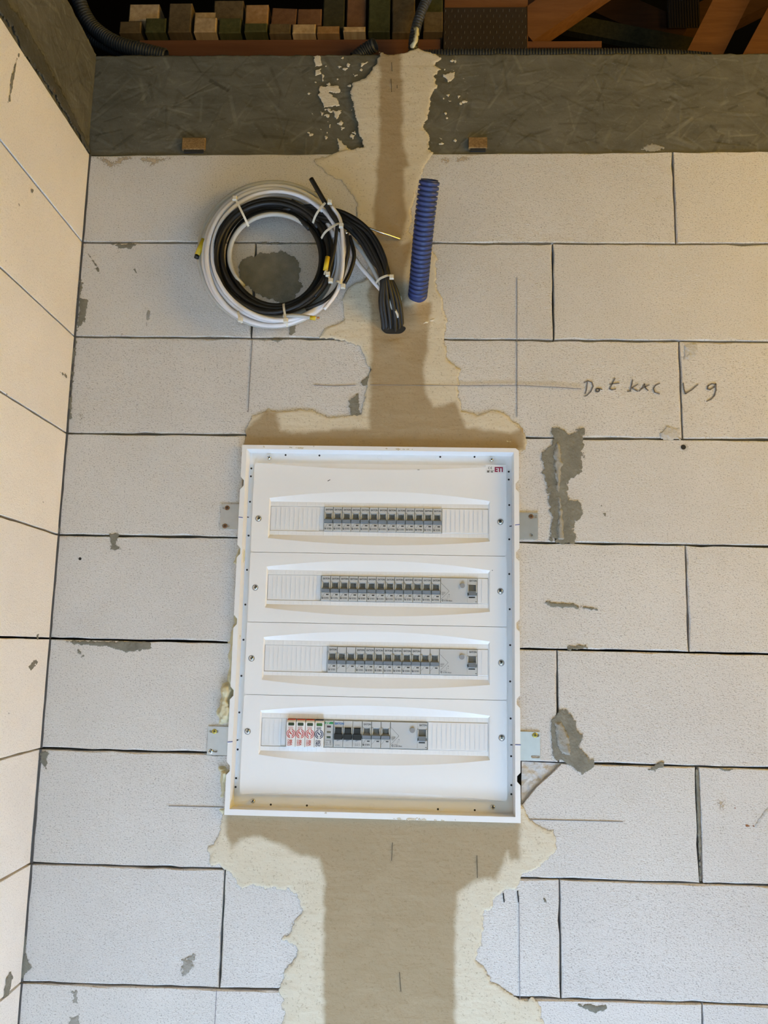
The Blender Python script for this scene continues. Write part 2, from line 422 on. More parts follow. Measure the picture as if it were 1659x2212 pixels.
def sdist(poly, X, Z):
    P = np.array(poly); n = len(P); best = np.full(X.shape, 1e9); ins = np.zeros(X.shape, bool)
    for i in range(n):
        ax, az = P[i]; bx, bz = P[(i + 1) % n]; dx, dz = bx - ax, bz - az; L2 = dx * dx + dz * dz + 1e-15
        t = np.clip(((X - ax) * dx + (Z - az) * dz) / L2, 0, 1)
        best = np.minimum(best, (X - ax - t * dx) ** 2 + (Z - az - t * dz) ** 2)
        c = ((az > Z) != (bz > Z)); xs = ax + (Z - az) * dx / (dz if abs(dz) > 1e-12 else 1e-12)
        ins ^= c & (X < xs)
    d = np.sqrt(best); return np.where(ins, d, -d)
def sst(a, b, x):
    t = np.clip((x - a) / (b - a), 0, 1); return t * t * (3 - 2 * t)
def patch(name, polys, parent, mat, thick=0.002, res=0.0025, edge=0.004, rag=0.004, ragsc=120, relief=0.0006, relsc=90, y0=0.0,
          plane='back', wets=None, wetsoft=0.006, stretch=1.0, bumps=None, label=None, cut=None, thin=0.004, wetmax=1.0):
    allp = np.array([p for q in polys for p in q]); mg = edge + rag
    lo = allp.min(0) - mg; hi = allp.max(0) + mg
    nx = int((hi[0] - lo[0]) / res) + 2; nz = int((hi[1] - lo[1]) / res) + 2
    X, Z = np.meshgrid(lo[0] + np.arange(nx) * res, lo[1] + np.arange(nz) * res, indexing='ij')
    m = np.full(X.shape, -1e9)
    for q in polys: m = np.maximum(m, sdist(q, X, Z))
    m = m + rag * fbm(X, Z, ragsc, 3, stretch) * 1.4
    h = np.where(m > 0, thick * sst(0, edge, m) + 0.0003, 0.0003 + 0.6 * m)
    h = h + relief * fbm(X, Z, relsc, 3, stretch) * sst(0, edge, m)
    if bumps is not None:
        for (bx, bz, br, bh) in bumps: h = h + bh * np.exp(-((X - bx) ** 2 + (Z - bz) ** 2) / br ** 2) * (m > 0)
    keep = (m > -edge * 0.8)
    if cut is not None: keep &= ~cut(X, Z)
    cell = keep[:-1, :-1] & keep[1:, :-1] & keep[:-1, 1:] & keep[1:, 1:]
    idx = -np.ones(X.shape, int); used = np.zeros(X.shape, bool)
    used[:-1, :-1] |= cell; used[1:, :-1] |= cell; used[:-1, 1:] |= cell; used[1:, 1:] |= cell
    idx[used] = np.arange(used.sum())
    co = np.stack([X[used], y0 - h[used], Z[used]], 1) if plane == 'back' else np.stack([y0 + h[used], X[used], Z[used]], 1)
    I, J = np.nonzero(cell)
    F = np.stack([idx[I, J], idx[I + 1, J], idx[I + 1, J + 1], idx[I, J + 1]], 1)
    if plane != 'back': pass
    me = grid_mesh(name, co, F)
    if wets is not None:
        w = np.full(X.shape, -1e9)
        for q in wets: w = np.maximum(w, sdist(q, X, Z))
        w = wetmax * sst(-wetsoft, wetsoft, w + 0.005 * fbm(X, Z, 45, 3))
        a = me.attributes.new('wet', 'FLOAT', 'POINT'); a.data.foreach_set('value', w[used].astype(np.float32))
    tv = sst(0, thin, m[used]) if thin else np.ones(used.sum())
    ta = me.attributes.new('cover', 'FLOAT', 'POINT'); ta.data.foreach_set('value', tv.astype(np.float32))
    o = link(name, me, mat, parent)
    if label: o['label'] = label
    return o
def grid_mesh(name, co, F):
    me = bpy.data.meshes.new(name); me.vertices.add(len(co)); me.vertices.foreach_set('co', co.astype(np.float32).ravel())
    n = len(F); me.loops.add(n * 4); me.loops.foreach_set('vertex_index', F.astype(np.int32).ravel())
    me.polygons.add(n); me.polygons.foreach_set('loop_start', np.arange(0, n * 4, 4, dtype=np.int32))
    me.update(calc_edges=True)
    me.polygons.foreach_set('use_smooth', np.ones(n, bool))
    return me

# ================================================================ STRUCTURE
# joints between courses, measured at the left corner and at the right edge: z at x = 0 and slope per metre
def joint(p, q):
    a = W(*p); b = W(*q); s = (b[2] - a[2]) / (b[0] - a[0]); s = s if abs(s) < 0.02 else 0
    return (a[2] - s * a[0], s)
JL = [joint((195, 334), (1600, 326)), joint((180, 523), (1659, 527)), joint((163, 727), (1659, 738)), joint((148, 936), (1659, 950)),
      joint((127, 1155), (1659, 1180)), joint((104, 1379), (1659, 1413)), joint((88, 1617), (1659, 1660)), joint((65, 1865), (1659, 1913)), joint((45, 2122), (1659, 2172))]
def jz(k, x):
    if k < len(JL): return JL[k][0] + JL[k][1] * x
    return JL[-1][0] - 0.2 * (k - len(JL) + 1)
TOP = 2.828            # top of the ring beam
G = 0.0013             # half a joint

wall_back = MB().box(-0.3, 2.8, 0.05, 0.26, 0.0, 2.60).build('wall_back', M_CORE); wall_back['kind'] = 'structure'
wall_left = MB().box(-0.3, -0.05, -2.6, 0.0, 0.0, 2.60).build('wall_left', M_CORE); wall_left['kind'] = 'structure'
floor = MB().box(-0.3, 4.5, -5.0, 0.26, -0.1, 0.0).build('floor', M_FLOOR); floor['kind'] = 'structure'
wr = holed_plate('sun_mask_wall', [(2.6, 0.0), (-5.0, 0.0), (-5.0, 3.5), (0.26, 4.7), (2.6, 3.8)], [[(-0.50, 1.25), (-1.30, 1.25), (-1.30, 2.70), (-0.50, 2.70)]], 0.0, 0.06, M_BLOCK)
for v_ in wr.data.vertices: v_.co = Vector((2.9 + v_.co.y, v_.co.x, v_.co.z))      # unseen wall added to mask the sun down to a floor patch
wr['kind'] = 'structure'
ceiling = MB(); ceiling.add([(-5, -5, 3.4), (3, -5, 3.4), (3, 0.2, 4.6), (-5, 0.2, 4.6), (9, 2.5, 3.6), (-5, 2.5, 3.6), (9, 2.6, 1.0), (-5, 2.6, 1.0), (9, 0.2, 4.6)],
    [(0, 1, 2, 3), (3, 8, 4, 5), (5, 4, 6, 7)])
ceiling = ceiling.build('ceiling', M_DECK); ceiling['kind'] = 'structure'

# ---- one block = one object: an outline with worn arrises, 50 mm deep
def block(outline, parent, mat, plane='back', off=0.0, jit=0.0009, name='block', ins_s=1.0):
    pts = []; n = len(outline)
    A = sum(outline[i][0] * outline[(i + 1) % n][1] - outline[(i + 1) % n][0] * outline[i][1] for i in range(n))
    if A < 0: outline = outline[::-1]
    for i in range(n):
        a = np.array(outline[i]); b = np.array(outline[(i + 1) % n]); L = np.linalg.norm(b - a); k = max(1, int(L / 0.028))
        nrm = np.array([(b - a)[1], -(b - a)[0]]) / (L + 1e-9)
        for j in range(k):
            t = (j + (random.uniform(-.3, .3) if 0 < j else 0)) / k
            p = a + (b - a) * t - nrm * abs(random.gauss(0, jit)) * (1 if j else 0)
            pts.append(p)
    m = len(pts); P = np.array(pts)
    T = np.roll(P, -1, 0) - np.roll(P, 1, 0); T /= np.linalg.norm(T, axis=1)[:, None] + 1e-9
    NI = np.stack([-T[:, 1], T[:, 0]], 1)            # inward for counter-clockwise
    ins = np.array([ins_s * (abs(random.gauss(0.0011, 0.0009)) + 0.0003) for _ in range(m)])
    front = P + NI * ins[:, None]
    ch = np.array([ins_s * (abs(random.gauss(0.0012, 0.0008)) + 0.0004) for _ in range(m)])
    if plane == 'back':
        v = [(p[0], off, p[1]) for p in front] + [(p[0], off + c, p[1]) for p, c in zip(P, ch)] + [(p[0], 0.049, p[1]) for p in P]
    else:
        v = [(-off, p[0], p[1]) for p in front] + [(-off - c, p[0], p[1]) for p, c in zip(P, ch)] + [(-0.049, p[0], p[1]) for p in P]
    f = [tuple(range(m))]
    for r in (0, m):
        f += [(r + i, r + m + i, r + m + (i + 1) % m, r + (i + 1) % m) for i in range(m)]
    mb = MB().add(v, f)
    return mb.build(name, mat, parent)

PX0, PX1 = W(527, 1360)[0] - 0.0005, W(1122, 1360)[0] + 0.0005
PX0, PX1 = 0.3575, 0.8735                                  # opening of the board in the wall
PZ1, PZ0 = 2.4 - 0.4195, 2.4 - 1.1075
joints_v = {0: [0.595, 1.1948], 1: [0.3545, 0.9506], 2: [0.595, 1.1936], 3: [0.3535, 0.9505], 4: [0.595, 1.1912], 5: [0.352, 0.9501],
            6: [0.595, 1.1956], 7: [0.3528, 0.9495], 8: [0.595, 1.1912], 9: [0.353, 0.95], 10: [0.595, 1.19]}
for k in range(0, 11):
    xs = [-0.045] + joints_v[k] + [joints_v[k][-1] + 0.6, joints_v[k][-1] + 1.2]
    for xa, xb in zip(xs[:-1], xs[1:]):
        xa2, xb2 = xa + G, xb - G
        if k == 6 and abs(xa - 1.1956) < 1e-6: xa2 += 0.004
        q = lambda x: jz(k, x) - G; b = lambda x: jz(k + 1, x) + G
        off = random.uniform(-0.0004, 0.0008)
        if k in (4, 5) and xa < PX1 and xb > PX0:
            outs = []
            if xa2 < PX0 - 0.01: outs.append([(xa2, q(xa2)), (PX0, q(PX0)), (PX0, b(PX0)), (xa2, b(xa2))])
            if xb2 > PX1 + 0.01: outs.append([(PX1, q(PX1)), (xb2, q(xb2)), (xb2, b(xb2)), (PX1, b(PX1))])
        elif k == 3 and xa < PX1 - 0.01 and xb > PX0 + 0.01:
            outs = [[(xa2, q(xa2)), (xb2, q(xb2)), (xb2, b(xb2)), (PX1, b(PX1)), (PX1, PZ1), (xa2, PZ1)]]
        elif k == 6 and xa < 0.01 and xb < 0.7:
            outs = [[(xa2, q(xa2)), (PX0, q(PX0)), (PX0, PZ0), (xb2, PZ0), (xb2, b(xb2)), (xa2, b(xa2))]]
        elif k == 6 and abs(xa - 0.595) < 0.01:
            c1 = W(1213, 1651); c2 = W(1128, 1738)          # broken corner
            outs = [[(xa2, PZ0), (PX1, PZ0), (PX1, c2[2]), (c2[0] + .001, c2[2]), (W(1160, 1700)[0], W(1160, 1700)[2]), (W(1195, 1668)[0], W(1195, 1668)[2]), (c1[0], q(c1[0])), (xb2, q(xb2)), (xb2, b(xb2)), (xa2, b(xa2))]]
        elif k == 3 and xb < PX0 + 0.01:
            outs = [[(xa2, q(xa2)), (min(xb2, PX0), q(xb2)), (min(xb2, PX0), b(xb2)), (xa2, b(xa2))]]
        else:
            outs = [[(xa2, q(xa2)), (xb2, q(xb2)), (xb2, b(xb2)), (xa2, b(xa2))]]
        for o_ in outs: block(o_, wall_back, M_BLOCK, off=off)
# left wall courses: faces towards +x, blocks 600 long from the corner
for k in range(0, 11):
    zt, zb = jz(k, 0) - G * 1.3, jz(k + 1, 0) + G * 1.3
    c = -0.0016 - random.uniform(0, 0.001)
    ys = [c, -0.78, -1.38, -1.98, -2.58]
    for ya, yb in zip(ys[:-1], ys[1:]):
        block([(yb + G, zb), (ya - G, zb), (ya - G, zt), (yb + G, zt)], wall_left, M_BLOCK_SMOOTH_LIT, plane='left', jit=0.0005, ins_s=0.35, off=random.uniform(-0.0008, 0.001))

for k in range(0, 9):                       # dark, uneven joint in the corner of the two walls
    z1, z0 = jz(k, 0) - 0.001, jz(k + 1, 0) + 0.001; n = 9; e = [0.0022 + 0.0012 * random.random() for _ in range(n + 1)]
    MB().prism([(-0.001, z0), (-0.001, z1)] + [(e[i], z1 + (z0 - z1) * i / n) for i in range(n + 1)], -0.0012, 0.0005).build('corner_joint', M_CORE, wall_back)
# ---- ring beam with the imprint of strand board
def beam(name, parent, a0, a1, zb, zt, plane):
    res = 0.0019; na = int((a1 - a0) / res) + 1; nz = int((zt - zb) / res) + 1
    A, Z = np.meshgrid(np.linspace(a0, a1, na), np.linspace(zb, zt, nz), indexing='ij')
    H = 0.0007 * fbm(A, Z, 40, 4); S = 0.5 + 0.16 * fbm(A, Z, 30, 3)
    for i in range(int(900 * (a1 - a0) / 1.5)):
        cx = rng.uniform(a0, a1); cz = rng.uniform(zb, zt); L = rng.uniform(0.015, 0.075); w = rng.uniform(0.0007, 0.007); t = rng.normal(0, 0.8)
        r = L / 2 + w; i0, i1 = max(0, int((cx - r - a0) / res)), min(na, int((cx + r - a0) / res) + 2); j0, j1 = max(0, int((cz - r - zb) / res)), min(nz, int((cz + r - zb) / res) + 2)
        if i1 <= i0 or j1 <= j0: continue
        a = A[i0:i1, j0:j1] - cx; z = Z[i0:i1, j0:j1] - cz
        p = a * math.cos(t) + z * math.sin(t); q = -a * math.sin(t) + z * math.cos(t)
        k = sst(-0.0012, 0.0004, L / 2 - np.abs(p)) * sst(-0.0012, 0.0004, w / 2 - np.abs(q))
        H[i0:i1, j0:j1] += rng.choice([-1, 1]) * rng.uniform(0.0001, 0.0005) * k; S[i0:i1, j0:j1] += rng.normal(0, 0.17) * k
    top = sst(0, 0.006, zt - Z); zz = Z + (0.0035 * fbm(A, Z * 0, 55, 3)) * sst(0.01, 0, zt - Z)
    yb = 0.0035 - H - 0.002 * 0 + 0.006 * (1 - top)
    if plane == 'back': co = np.stack([A, yb, zz], -1).reshape(-1, 3)
    else: co = np.stack([-yb, A, zz], -1).reshape(-1, 3)
    I = np.arange(na * nz).reshape(na, nz)
    F = np.stack([I[:-1, :-1], I[1:, :-1], I[1:, 1:], I[:-1, 1:]], -1).reshape(-1, 4)
    n0 = len(co)                                            # body behind the face
    back = 0.25
    if plane == 'back': ex = [(a0, back, zb), (a1, back, zb), (a1, back, zt), (a0, back, zt)]
    else: ex = [(-back, a0, zb), (-back, a1, zb), (-back, a1, zt), (-back, a0, zt)]
    co = np.vstack([co, ex])
    topi = I[:, -1]; boti = I[:, 0]
    me = bpy.data.meshes.new(name)
    faces = [tuple(f) for f in F] + [tuple(topi) + (n0 + 2, n0 + 3), tuple(boti[::-1]) + (n0, n0 + 1), (n0, n0 + 1, n0 + 2, n0 + 3)]
    me.from_pydata([tuple(c) for c in co], [], faces); me.update()
    me.polygons.foreach_set('use_smooth', np.r_[np.ones(len(F), bool), np.zeros(3, bool)])
    at = me.attributes.new('shade', 'FLOAT', 'POINT'); at.data.foreach_set('value', np.r_[np.clip(S.ravel(), 0, 1), np.full(4, 0.5)].astype(np.float32))
    return link(name, me, M_CONC, parent)
beam('concrete_beam', wall_back, -0.25, 1.95, jz(0, 0) + 0.0005, TOP, 'back')
beam('concrete_beam', wall_left, -1.1, -0.001, jz(0, 0) + 0.0005, TOP, 'left')

MB().box(1.952, 2.79, 0.0035, 0.25, jz(0, 0) + .0005, TOP).build('concrete_beam', M_CONC, wall_back)
MB().box(-0.25, -0.0035, -2.58, -1.102, jz(0, 0) + .0005, TOP).build('concrete_beam', M_CONC, wall_left)
# ---- wood blocks cast into the beam
for (u0, v0, u1, v1) in ((395, 299, 443, 324), (1012, 298, 1052, 321)):
    p = W(u0, v0); q = W(u1, v1)
    MB().cbox(p[0], q[0], -0.0035, 0.03, q[2], p[2], 0.001).build('wood_block', M_ENDGRAIN, wall_back)
    MB().box(p[0] + 0.004, q[0] - 0.003, -0.0012, 0.02, q[2] - 0.006, q[2] - 0.0002).build('block_slot', M_HOLE, wall_back)
p = WL(103, 165); q = WL(118, 192)
MB().add([(-0.002, p[1], p[2] + .005), (0.0015, q[1], p[2] - .012), (0.0015, q[1] - .002, q[2]), (-0.002, p[1], q[2] + .008), (-0.02, (p[1] + q[1]) / 2, (p[2] + q[2]) / 2)],
    [(0, 1, 2, 3), (0, 4, 1), (1, 4, 2), (2, 4, 3), (3, 4, 0)]).build('wood_chip', WOOD['red'], wall_left)

# ---- plaster over the cable chase (dry cream, damp tan where it is still wet)
up = [(818, 112), (850, 119), (880, 111), (905, 105), (930, 112), (955, 126), (944, 140), (958, 151), (938, 165), (946, 186), (934, 200), (931, 225), (925, 250), (918, 280),
      (931, 300), (926, 322), (940, 330), (915, 362), (905, 400), (893, 450), (885, 500), (900, 520), (932, 528), (945, 560), (942, 620), (955, 640), (966, 690), (962, 730), (966, 772),
      (996, 800), (990, 850), (1000, 885), (1030, 896), (1060, 884), (1090, 888), (1112, 910), (1136, 935), (1142, 962), (1125, 985), (700, 990), (520, 985), (530, 930), (545, 900),
      (580, 882), (600, 890), (650, 883), (680, 885), (700, 896), (720, 900), (780, 895), (786, 850), (800, 800), (775, 750), (745, 738), (690, 731), (700, 710), (740, 690), (738, 650), (752, 620),
      (790, 600), (798, 560), (782, 520), (768, 490), (770, 440), (745, 400), (700, 372), (672, 345), (735, 326), (785, 318), (775, 290), (768, 250), (754, 200), (760, 180), (790, 166), (805, 150), (815, 130)]
spl = [[(676, 120), (692, 118), (697, 140), (682, 142)], [(680, 150), (694, 146), (692, 160), (680, 164)], [(694, 158), (700, 160), (697, 176)],
       [(690, 185), (730, 184), (738, 200), (712, 199), (728, 212), (736, 226), (700, 232), (687, 205)], [(716, 235), (736, 238), (727, 262)], [(708, 262), (716, 266), (712, 276)],
       [(726, 295), (738, 303), (752, 318), (765, 330), (733, 330), (730, 310)], [(735, 272), (744, 274), (738, 280)], [(776, 135), (795, 132), (780, 143)], [(762, 158), (772, 160), (766, 167)],
       [(672, 240), (680, 246), (674, 250)], [(956, 160), (985, 152), (980, 172), (968, 176)], [(987, 202), (996, 206), (990, 211)], [(700, 138), (706, 141), (701, 146)], [(724, 165), (731, 168), (727, 171)],
       [(968, 214), (975, 217), (970, 220)], [(938, 282), (944, 285), (939, 288)], [(950, 296), (957, 299), (952, 301)], [(980, 130), (985, 128), (984, 137)], [(730, 140), (738, 143), (731, 148)],
       [(668, 226), (672, 228), (669, 233)], [(693, 240), (699, 243), (695, 249)], [(702, 292), (708, 296), (703, 300)]]
_r = random.Random(3)
for _ in range(46):
    left = _r.random() < .6; u_ = _r.uniform(665, 790) if left else _r.uniform(930, 1005); v_ = _r.uniform(118, 318); s_ = abs(_r.gauss(2.2, 1.6)) + 1.2
    spl.append([(u_ - s_ * 1.4, v_), (u_, v_ - s_), (u_ + s_ * 1.3, v_ - s_ * .2), (u_ + s_ * .2, v_ + s_)])
wet_up = [[(820, 105), (868, 105), (870, 310), (886, 362), (871, 366), (872, 430), (880, 470), (866, 530), (892, 520), (872, 610), (875, 660), (930, 655), (925, 720), (922, 760), (915, 800), (922, 850), (935, 880), (985, 868), (1000, 905),
           (1005, 925), (1100, 935), (1130, 925), (1136, 975), (515, 975), (533, 925), (575, 885), (598, 890), (606, 930), (660, 935), (720, 928), (796, 925), (801, 740), (800, 700), (795, 640), (812, 560), (808, 460), (818, 330)]]
zc = PZ1
patch('plaster_fill', [XZ(up)] , wall_back, M_PLASTER, thick=0.0018, res=0.0024, edge=0.005, rag=0.0035, ragsc=110, relief=0.0008, relsc=60, wets=[XZ(q) for q in wet_up], wetmax=1.0,
      bumps=[(*XZ([(895, 655)])[0], 0.016, 0.010), (*XZ([(900, 690)])[0], 0.02, 0.006), (*XZ([(850, 750)])[0], 0.02, 0.003)], stretch=0.7, label='cream and damp tan plaster over the chase above the board',
      cut=lambda X, Z: (Z < zc - 0.007) & (X > PX0) & (X < PX1))
patch('plaster_splash', [XZ(q) for q in spl], wall_back, M_PLASTER, thick=0.0016, res=0.0010, edge=0.0015, rag=0.0024, ragsc=200, thin=0.0011, y0=0.003, wets=[[(9, 9), (9.1, 9), (9, 9.1)]], label='cream plaster splashes on the grey beam')
lowp = [(488, 1735), (900, 1735), (1127, 1740), (1150, 1778), (1195, 1790), (1202, 1830), (1172, 1870), (1130, 1890), (1112, 1920), (1072, 1932), (1050, 1980), (1040, 2040), (1035, 2080), (1070, 2122), (1110, 2150),
        (1165, 2162), (1172, 2212), (1165, 2300), (1180, 2420), (600, 2420), (612, 2300), (605, 2122), (615, 2090), (642, 2050), (610, 2030), (652, 1960), (632, 1930), (590, 1915), (522, 1920), (510, 1895), (455, 1865), (450, 1830), (470, 1800), (478, 1775)]
wet_lo = [[(487, 1750), (1122, 1750), (1121, 1862), (1112, 1856), (1104, 1862), (1096, 1840), (1090, 1862), (1070, 1902), (1030, 1900), (990, 1930), (983, 2000), (986, 2430), (698, 2430), (700, 1880), (690, 1852), (650, 1850), (600, 1822), (562, 1806), (520, 1812), (500, 1832), (487, 1800)]]
zl = PZ0
patch('plaster_fill', [XZ(lowp)], wall_back, M_PLASTER, thick=0.0018, res=0.0024, edge=0.006, rag=0.006, ragsc=70, relief=0.0008, relsc=60, wets=[XZ(q) for q in wet_lo],
      label='damp tan plaster column below the board with cream edges', cut=lambda X, Z: (Z > zl + 0.007) & (X > PX0) & (X < PX1))

# ---- mortar smears and other marks on the blocks
def zz(pts, x0, y0, s): return [(x0 + a / s, y0 + b / s) for a, b in pts]
smears = [
 ([(512, 578), (525, 556), (560, 546), (610, 540), (640, 552), (652, 580), (648, 600), (656, 620), (640, 640), (645, 672), (640, 722), (625, 726), (615, 690), (600, 655), (560, 640), (520, 610)], M_MORTAR, 0.0035),
 (zz([(270, 130), (330, 120), (390, 160), (480, 120), (490, 170), (480, 300), (470, 420), (370, 490), (390, 590), (480, 610), (480, 700), (420, 750), (440, 880), (350, 880), (260, 860), (255, 700), (250, 600), (215, 450), (205, 300), (260, 230)], 1100, 880, 2.968), M_MORTAR, 0.005),
 (zz([(215, 1245), (330, 1248), (450, 1272), (560, 1296), (430, 1288), (270, 1278)], 1100, 880, 2.968), M_MORTAR, 0.0035),
 (zz([(275, 480), (330, 490), (420, 660), (380, 690), (470, 770), (460, 820), (390, 850), (330, 800), (260, 770), (230, 740), (220, 540)], 1100, 1340, 2.537), M_MORTAR, 0.004),
 (zz([(760, 820), (830, 775), (865, 785), (800, 825)], 1100, 1340, 2.537), M_MORTAR, 0.004),
 (zz([(1130, 805), (1240, 815), (1180, 832)], 1100, 1340, 2.537), M_MORTAR, 0.003),
 (zz([(380, 2105), (530, 2108), (540, 2130), (480, 2150), (400, 2130)], 1100, 1340, 2.537), M_MORTAR, 0.003),
 (zz([(310, 145), (420, 130), (440, 160), (330, 165)], 1100, 1340, 2.537), M_MORTAR, 0.004),
 (zz([(640, 690), (730, 690), (700, 760), (740, 790), (830, 795), (640, 808), (660, 750)], 0, 900, 2.764), M_MORTAR, 0.003),
 (zz([(380, 1336), (900, 1345), (905, 1385), (760, 1410), (640, 1375), (450, 1362)], 0, 900, 2.764), M_MORTAR, 0.0025),
 (zz([(450, 1370), (470, 1385), (510, 1440), (470, 1425)], 0, 900, 2.764), M_MORTAR, 0.003),
 (zz([(115, 1180), (145, 1240), (140, 1330), (170, 1400), (100, 1485), (97, 1320)], 0, 1500, 2.37), M_MORTAR, 0.003),
 (zz([(620, 380), (690, 330), (690, 470), (640, 465)], 480, 700, 2.304), M_MORTAR, 0.003),
 (zz([(690, 290), (730, 250), (728, 300), (700, 320)], 480, 700, 2.304), M_MORTAR, 0.003),
 ([(172, 640), (190, 650), (185, 690), (165, 718), (168, 690)], M_MORTAR, 0.004),
 ([(155, 733), (166, 736), (160, 800), (156, 850), (154, 905), (143, 905), (147, 850)], M_MORTAR, 0.0025), ([(170, 600), (180, 610), (176, 640), (166, 650)], M_MORTAR, 0.003), ([(190, 548), (200, 560), (216, 582), (212, 584)], M_MORTAR, 0.002), ([(318, 668), (325, 672), (322, 690), (316, 706)], M_MORTAR_L, 0.002), ([(100, 1290), (112, 1240), (118, 1245), (114, 1300), (108, 1380)], M_MORTAR, 0.003), ([(288, 582), (292, 580), (297, 590), (294, 592)], M_MORTAR, 0.001), ([(120, 1090), (128, 1085), (132, 1150), (124, 1155)], M_MORTAR, 0.003),
 ([(240, 527), (300, 526), (285, 537), (260, 536)], M_MORTAR, 0.003),
 ([(550, 524), (640, 523), (600, 530)], M_MORTAR, 0.003), ([(560, 732), (630, 731), (600, 738)], M_MORTAR, 0.003),
 ([(86, 1620), (105, 1625), (100, 1660), (84, 1640)], M_MORTAR, 0.003), ([(210, 575), (216, 590), (204, 580)], M_MORTAR, 0.003),
 ([(1502, 1660), (1510, 1664), (1514, 1800), (1514, 1905), (1511, 1905), (1506, 1780)], M_MORTAR, 0.0012),
 ([(1297, 1092), (1301, 1088), (1302, 1096)], M_MORTAR, 0.001), ([(1302, 1110), (1309, 1106), (1308, 1117)], M_MORTAR, 0.001),
 ([(1172, 1938), (1178, 1940), (1182, 1950), (1176, 1948)], M_MORTAR, 0.001), ([(155, 2140), (168, 2136), (168, 2165), (158, 2165)], M_MORTAR_L, 0.004),
 ([(150, 2200), (172, 2190), (172, 2230), (150, 2230)], M_MORTAR_L, 0.005), ([(395, 2075), (420, 2062), (412, 2110), (392, 2105)], M_MORTAR_L, 0.006),
 ([(1385, 322), (1408, 306), (1440, 318), (1410, 327)], M_MORTAR_L, 0.003),
]
for q, m_, rg in smears:
    ctr = np.mean(np.array(q), 0); big = (max(a for a, b in q) - min(a for a, b in q)) > 60
    patch('mortar_smear', [XZ(q)], wall_back, m_, thick=0.0009, res=0.0016, edge=0.002, rag=rg, ragsc=150 if big else 220, relief=0.0005, thin=(0.007 if min(max(q_[j] for q_ in q) - min(q_[j] for q_ in q) for j in (0, 1)) > 30 else 0.0012), y0=0.0034 if ctr[1] < 325 else 0.0)
# ridge of paler mortar in the middle of the long vertical smear, pale scraped areas
for q in ([(1196, 960), (1210, 948), (1216, 1000), (1210, 1060), (1218, 1130), (1222, 1168), (1202, 1168), (1205, 1080), (1194, 1010)], [(1195, 1560), (1215, 1555), (1232, 1600), (1235, 1632), (1212, 1630), (1200, 1600)]):
    patch('mortar_ridge', [XZ(q)], wall_back, M_MORTAR_L, thick=0.0035, res=0.0018, edge=0.006, rag=0.003, ragsc=120, relief=0.0012, y0=-0.0004)
for q in ([(1480, 745), (1512, 742), (1500, 770), (1478, 775)], [(1425, 935), (1440, 922), (1468, 925), (1468, 948), (1430, 948)]):
    patch('chipped_area', [XZ(q)], wall_back, M_ROUGH, thick=0.0006, res=0.002, edge=0.002, rag=0.004, ragsc=170, relief=0.001)
# inside of the broken block corner: rough slope that falls away from the wall face
a_, b_, c_ = W(1127, 1645), W(1216, 1650), W(1127, 1742)
nn = 34; V = []; F = []
for i in range(nn + 1):
    for j in range(nn + 1 - i):
        s, t = i / nn, j / nn; p = a_ + (b_ - a_) * s + (c_ - a_) * t
        dd = 0.002 + 0.006 * (s + t) ** 1.5 + 0.0035 * float(fbm(np.array([p[0]]), np.array([p[2]]), 140, 4)[0])
        V.append((p[0], dd, p[2]))
def ti(i, j): return sum(nn + 1 - q for q in range(i)) + j
for i in range(nn):
    for j in range(nn - i):
        F.append((ti(i, j), ti(i + 1, j), ti(i, j + 1)))
        if j < nn - i - 1: F.append((ti(i + 1, j), ti(i + 1, j + 1), ti(i, j + 1)))
MB().add(V, F).build('broken_corner', M_ROUGH, wall_back, smooth=True)
# plugged and drilled holes
for (u, v, r) in ((173, 1207, 0.0028), (1476, 966, 0.0048)):
    p = W(u, v); MB().disc(p[0], p[2], r, -0.0009, 0.001, 14).build('drill_hole', M_HOLE, wall_back)
p = W(1478, 969); MB().disc(p[0] + .001, p[2] + 0.002, 0.0075, -0.0004, 0.0005, 14).build('chipped_rim', M_ROUGH, wall_back)
p = W(850, 712); MB().prism([(p[0] + .0235 * math.cos(t) * (1 + .1 * math.sin(3 * t)), p[2] - .001 + .0105 * math.sin(t) * (1 + .15 * math.cos(2 * t))) for t in np.linspace(0, 6.1, 26)], -0.0032, 0.001).build('cable_hole', M_HOLE, wall_back)
# faint brown stains on the corner block
patch('rust_stain', [XZ(zz([(1228, 1025), (1240, 1018), (1246, 1032), (1236, 1040)], 1100, 1340, 2.537)), XZ(zz([(1285, 1120), (1300, 1110), (1320, 1122), (1340, 1118), (1350, 1135), (1300, 1135)], 1100, 1340, 2.537))],
      wall_back, M_RUSTSPOT, thick=0.0003, res=0.001, edge=0.001, rag=0.002, ragsc=250)
patch('scratch', [XZ(zz([(1345, 1128), (1362, 1100), (1420, 1020), (1420, 1050), (1380, 1100), (1355, 1135)], 1100, 1340, 2.537))], wall_back, M_ROUGH, thick=0.0006, res=0.0012, edge=0.001, rag=0.002, ragsc=250)
for q in ([(200, 336), (330, 333), (480, 335), (470, 352), (400, 346), (330, 362), (280, 350), (235, 372), (215, 352)], [(560, 336), (640, 334), (700, 340), (640, 352), (590, 346)], [(250, 470), (262, 474), (266, 560), (258, 610), (248, 600), (246, 520)],
          [(160, 862), (182, 868), (184, 920), (166, 918)], [(935, 338), (985, 334), (1035, 332), (1020, 350), (960, 362)], [(200, 380), (214, 390), (212, 470), (198, 480)], [(1540, 1700), (1572, 1720), (1570, 1830), (1545, 1840)]):
    patch('damp_stain', [XZ(q)], wall_back, M_STAIN, thick=0.0003, res=0.0022, edge=0.002, rag=0.007, ragsc=60, relief=0.0002, thin=0.03)
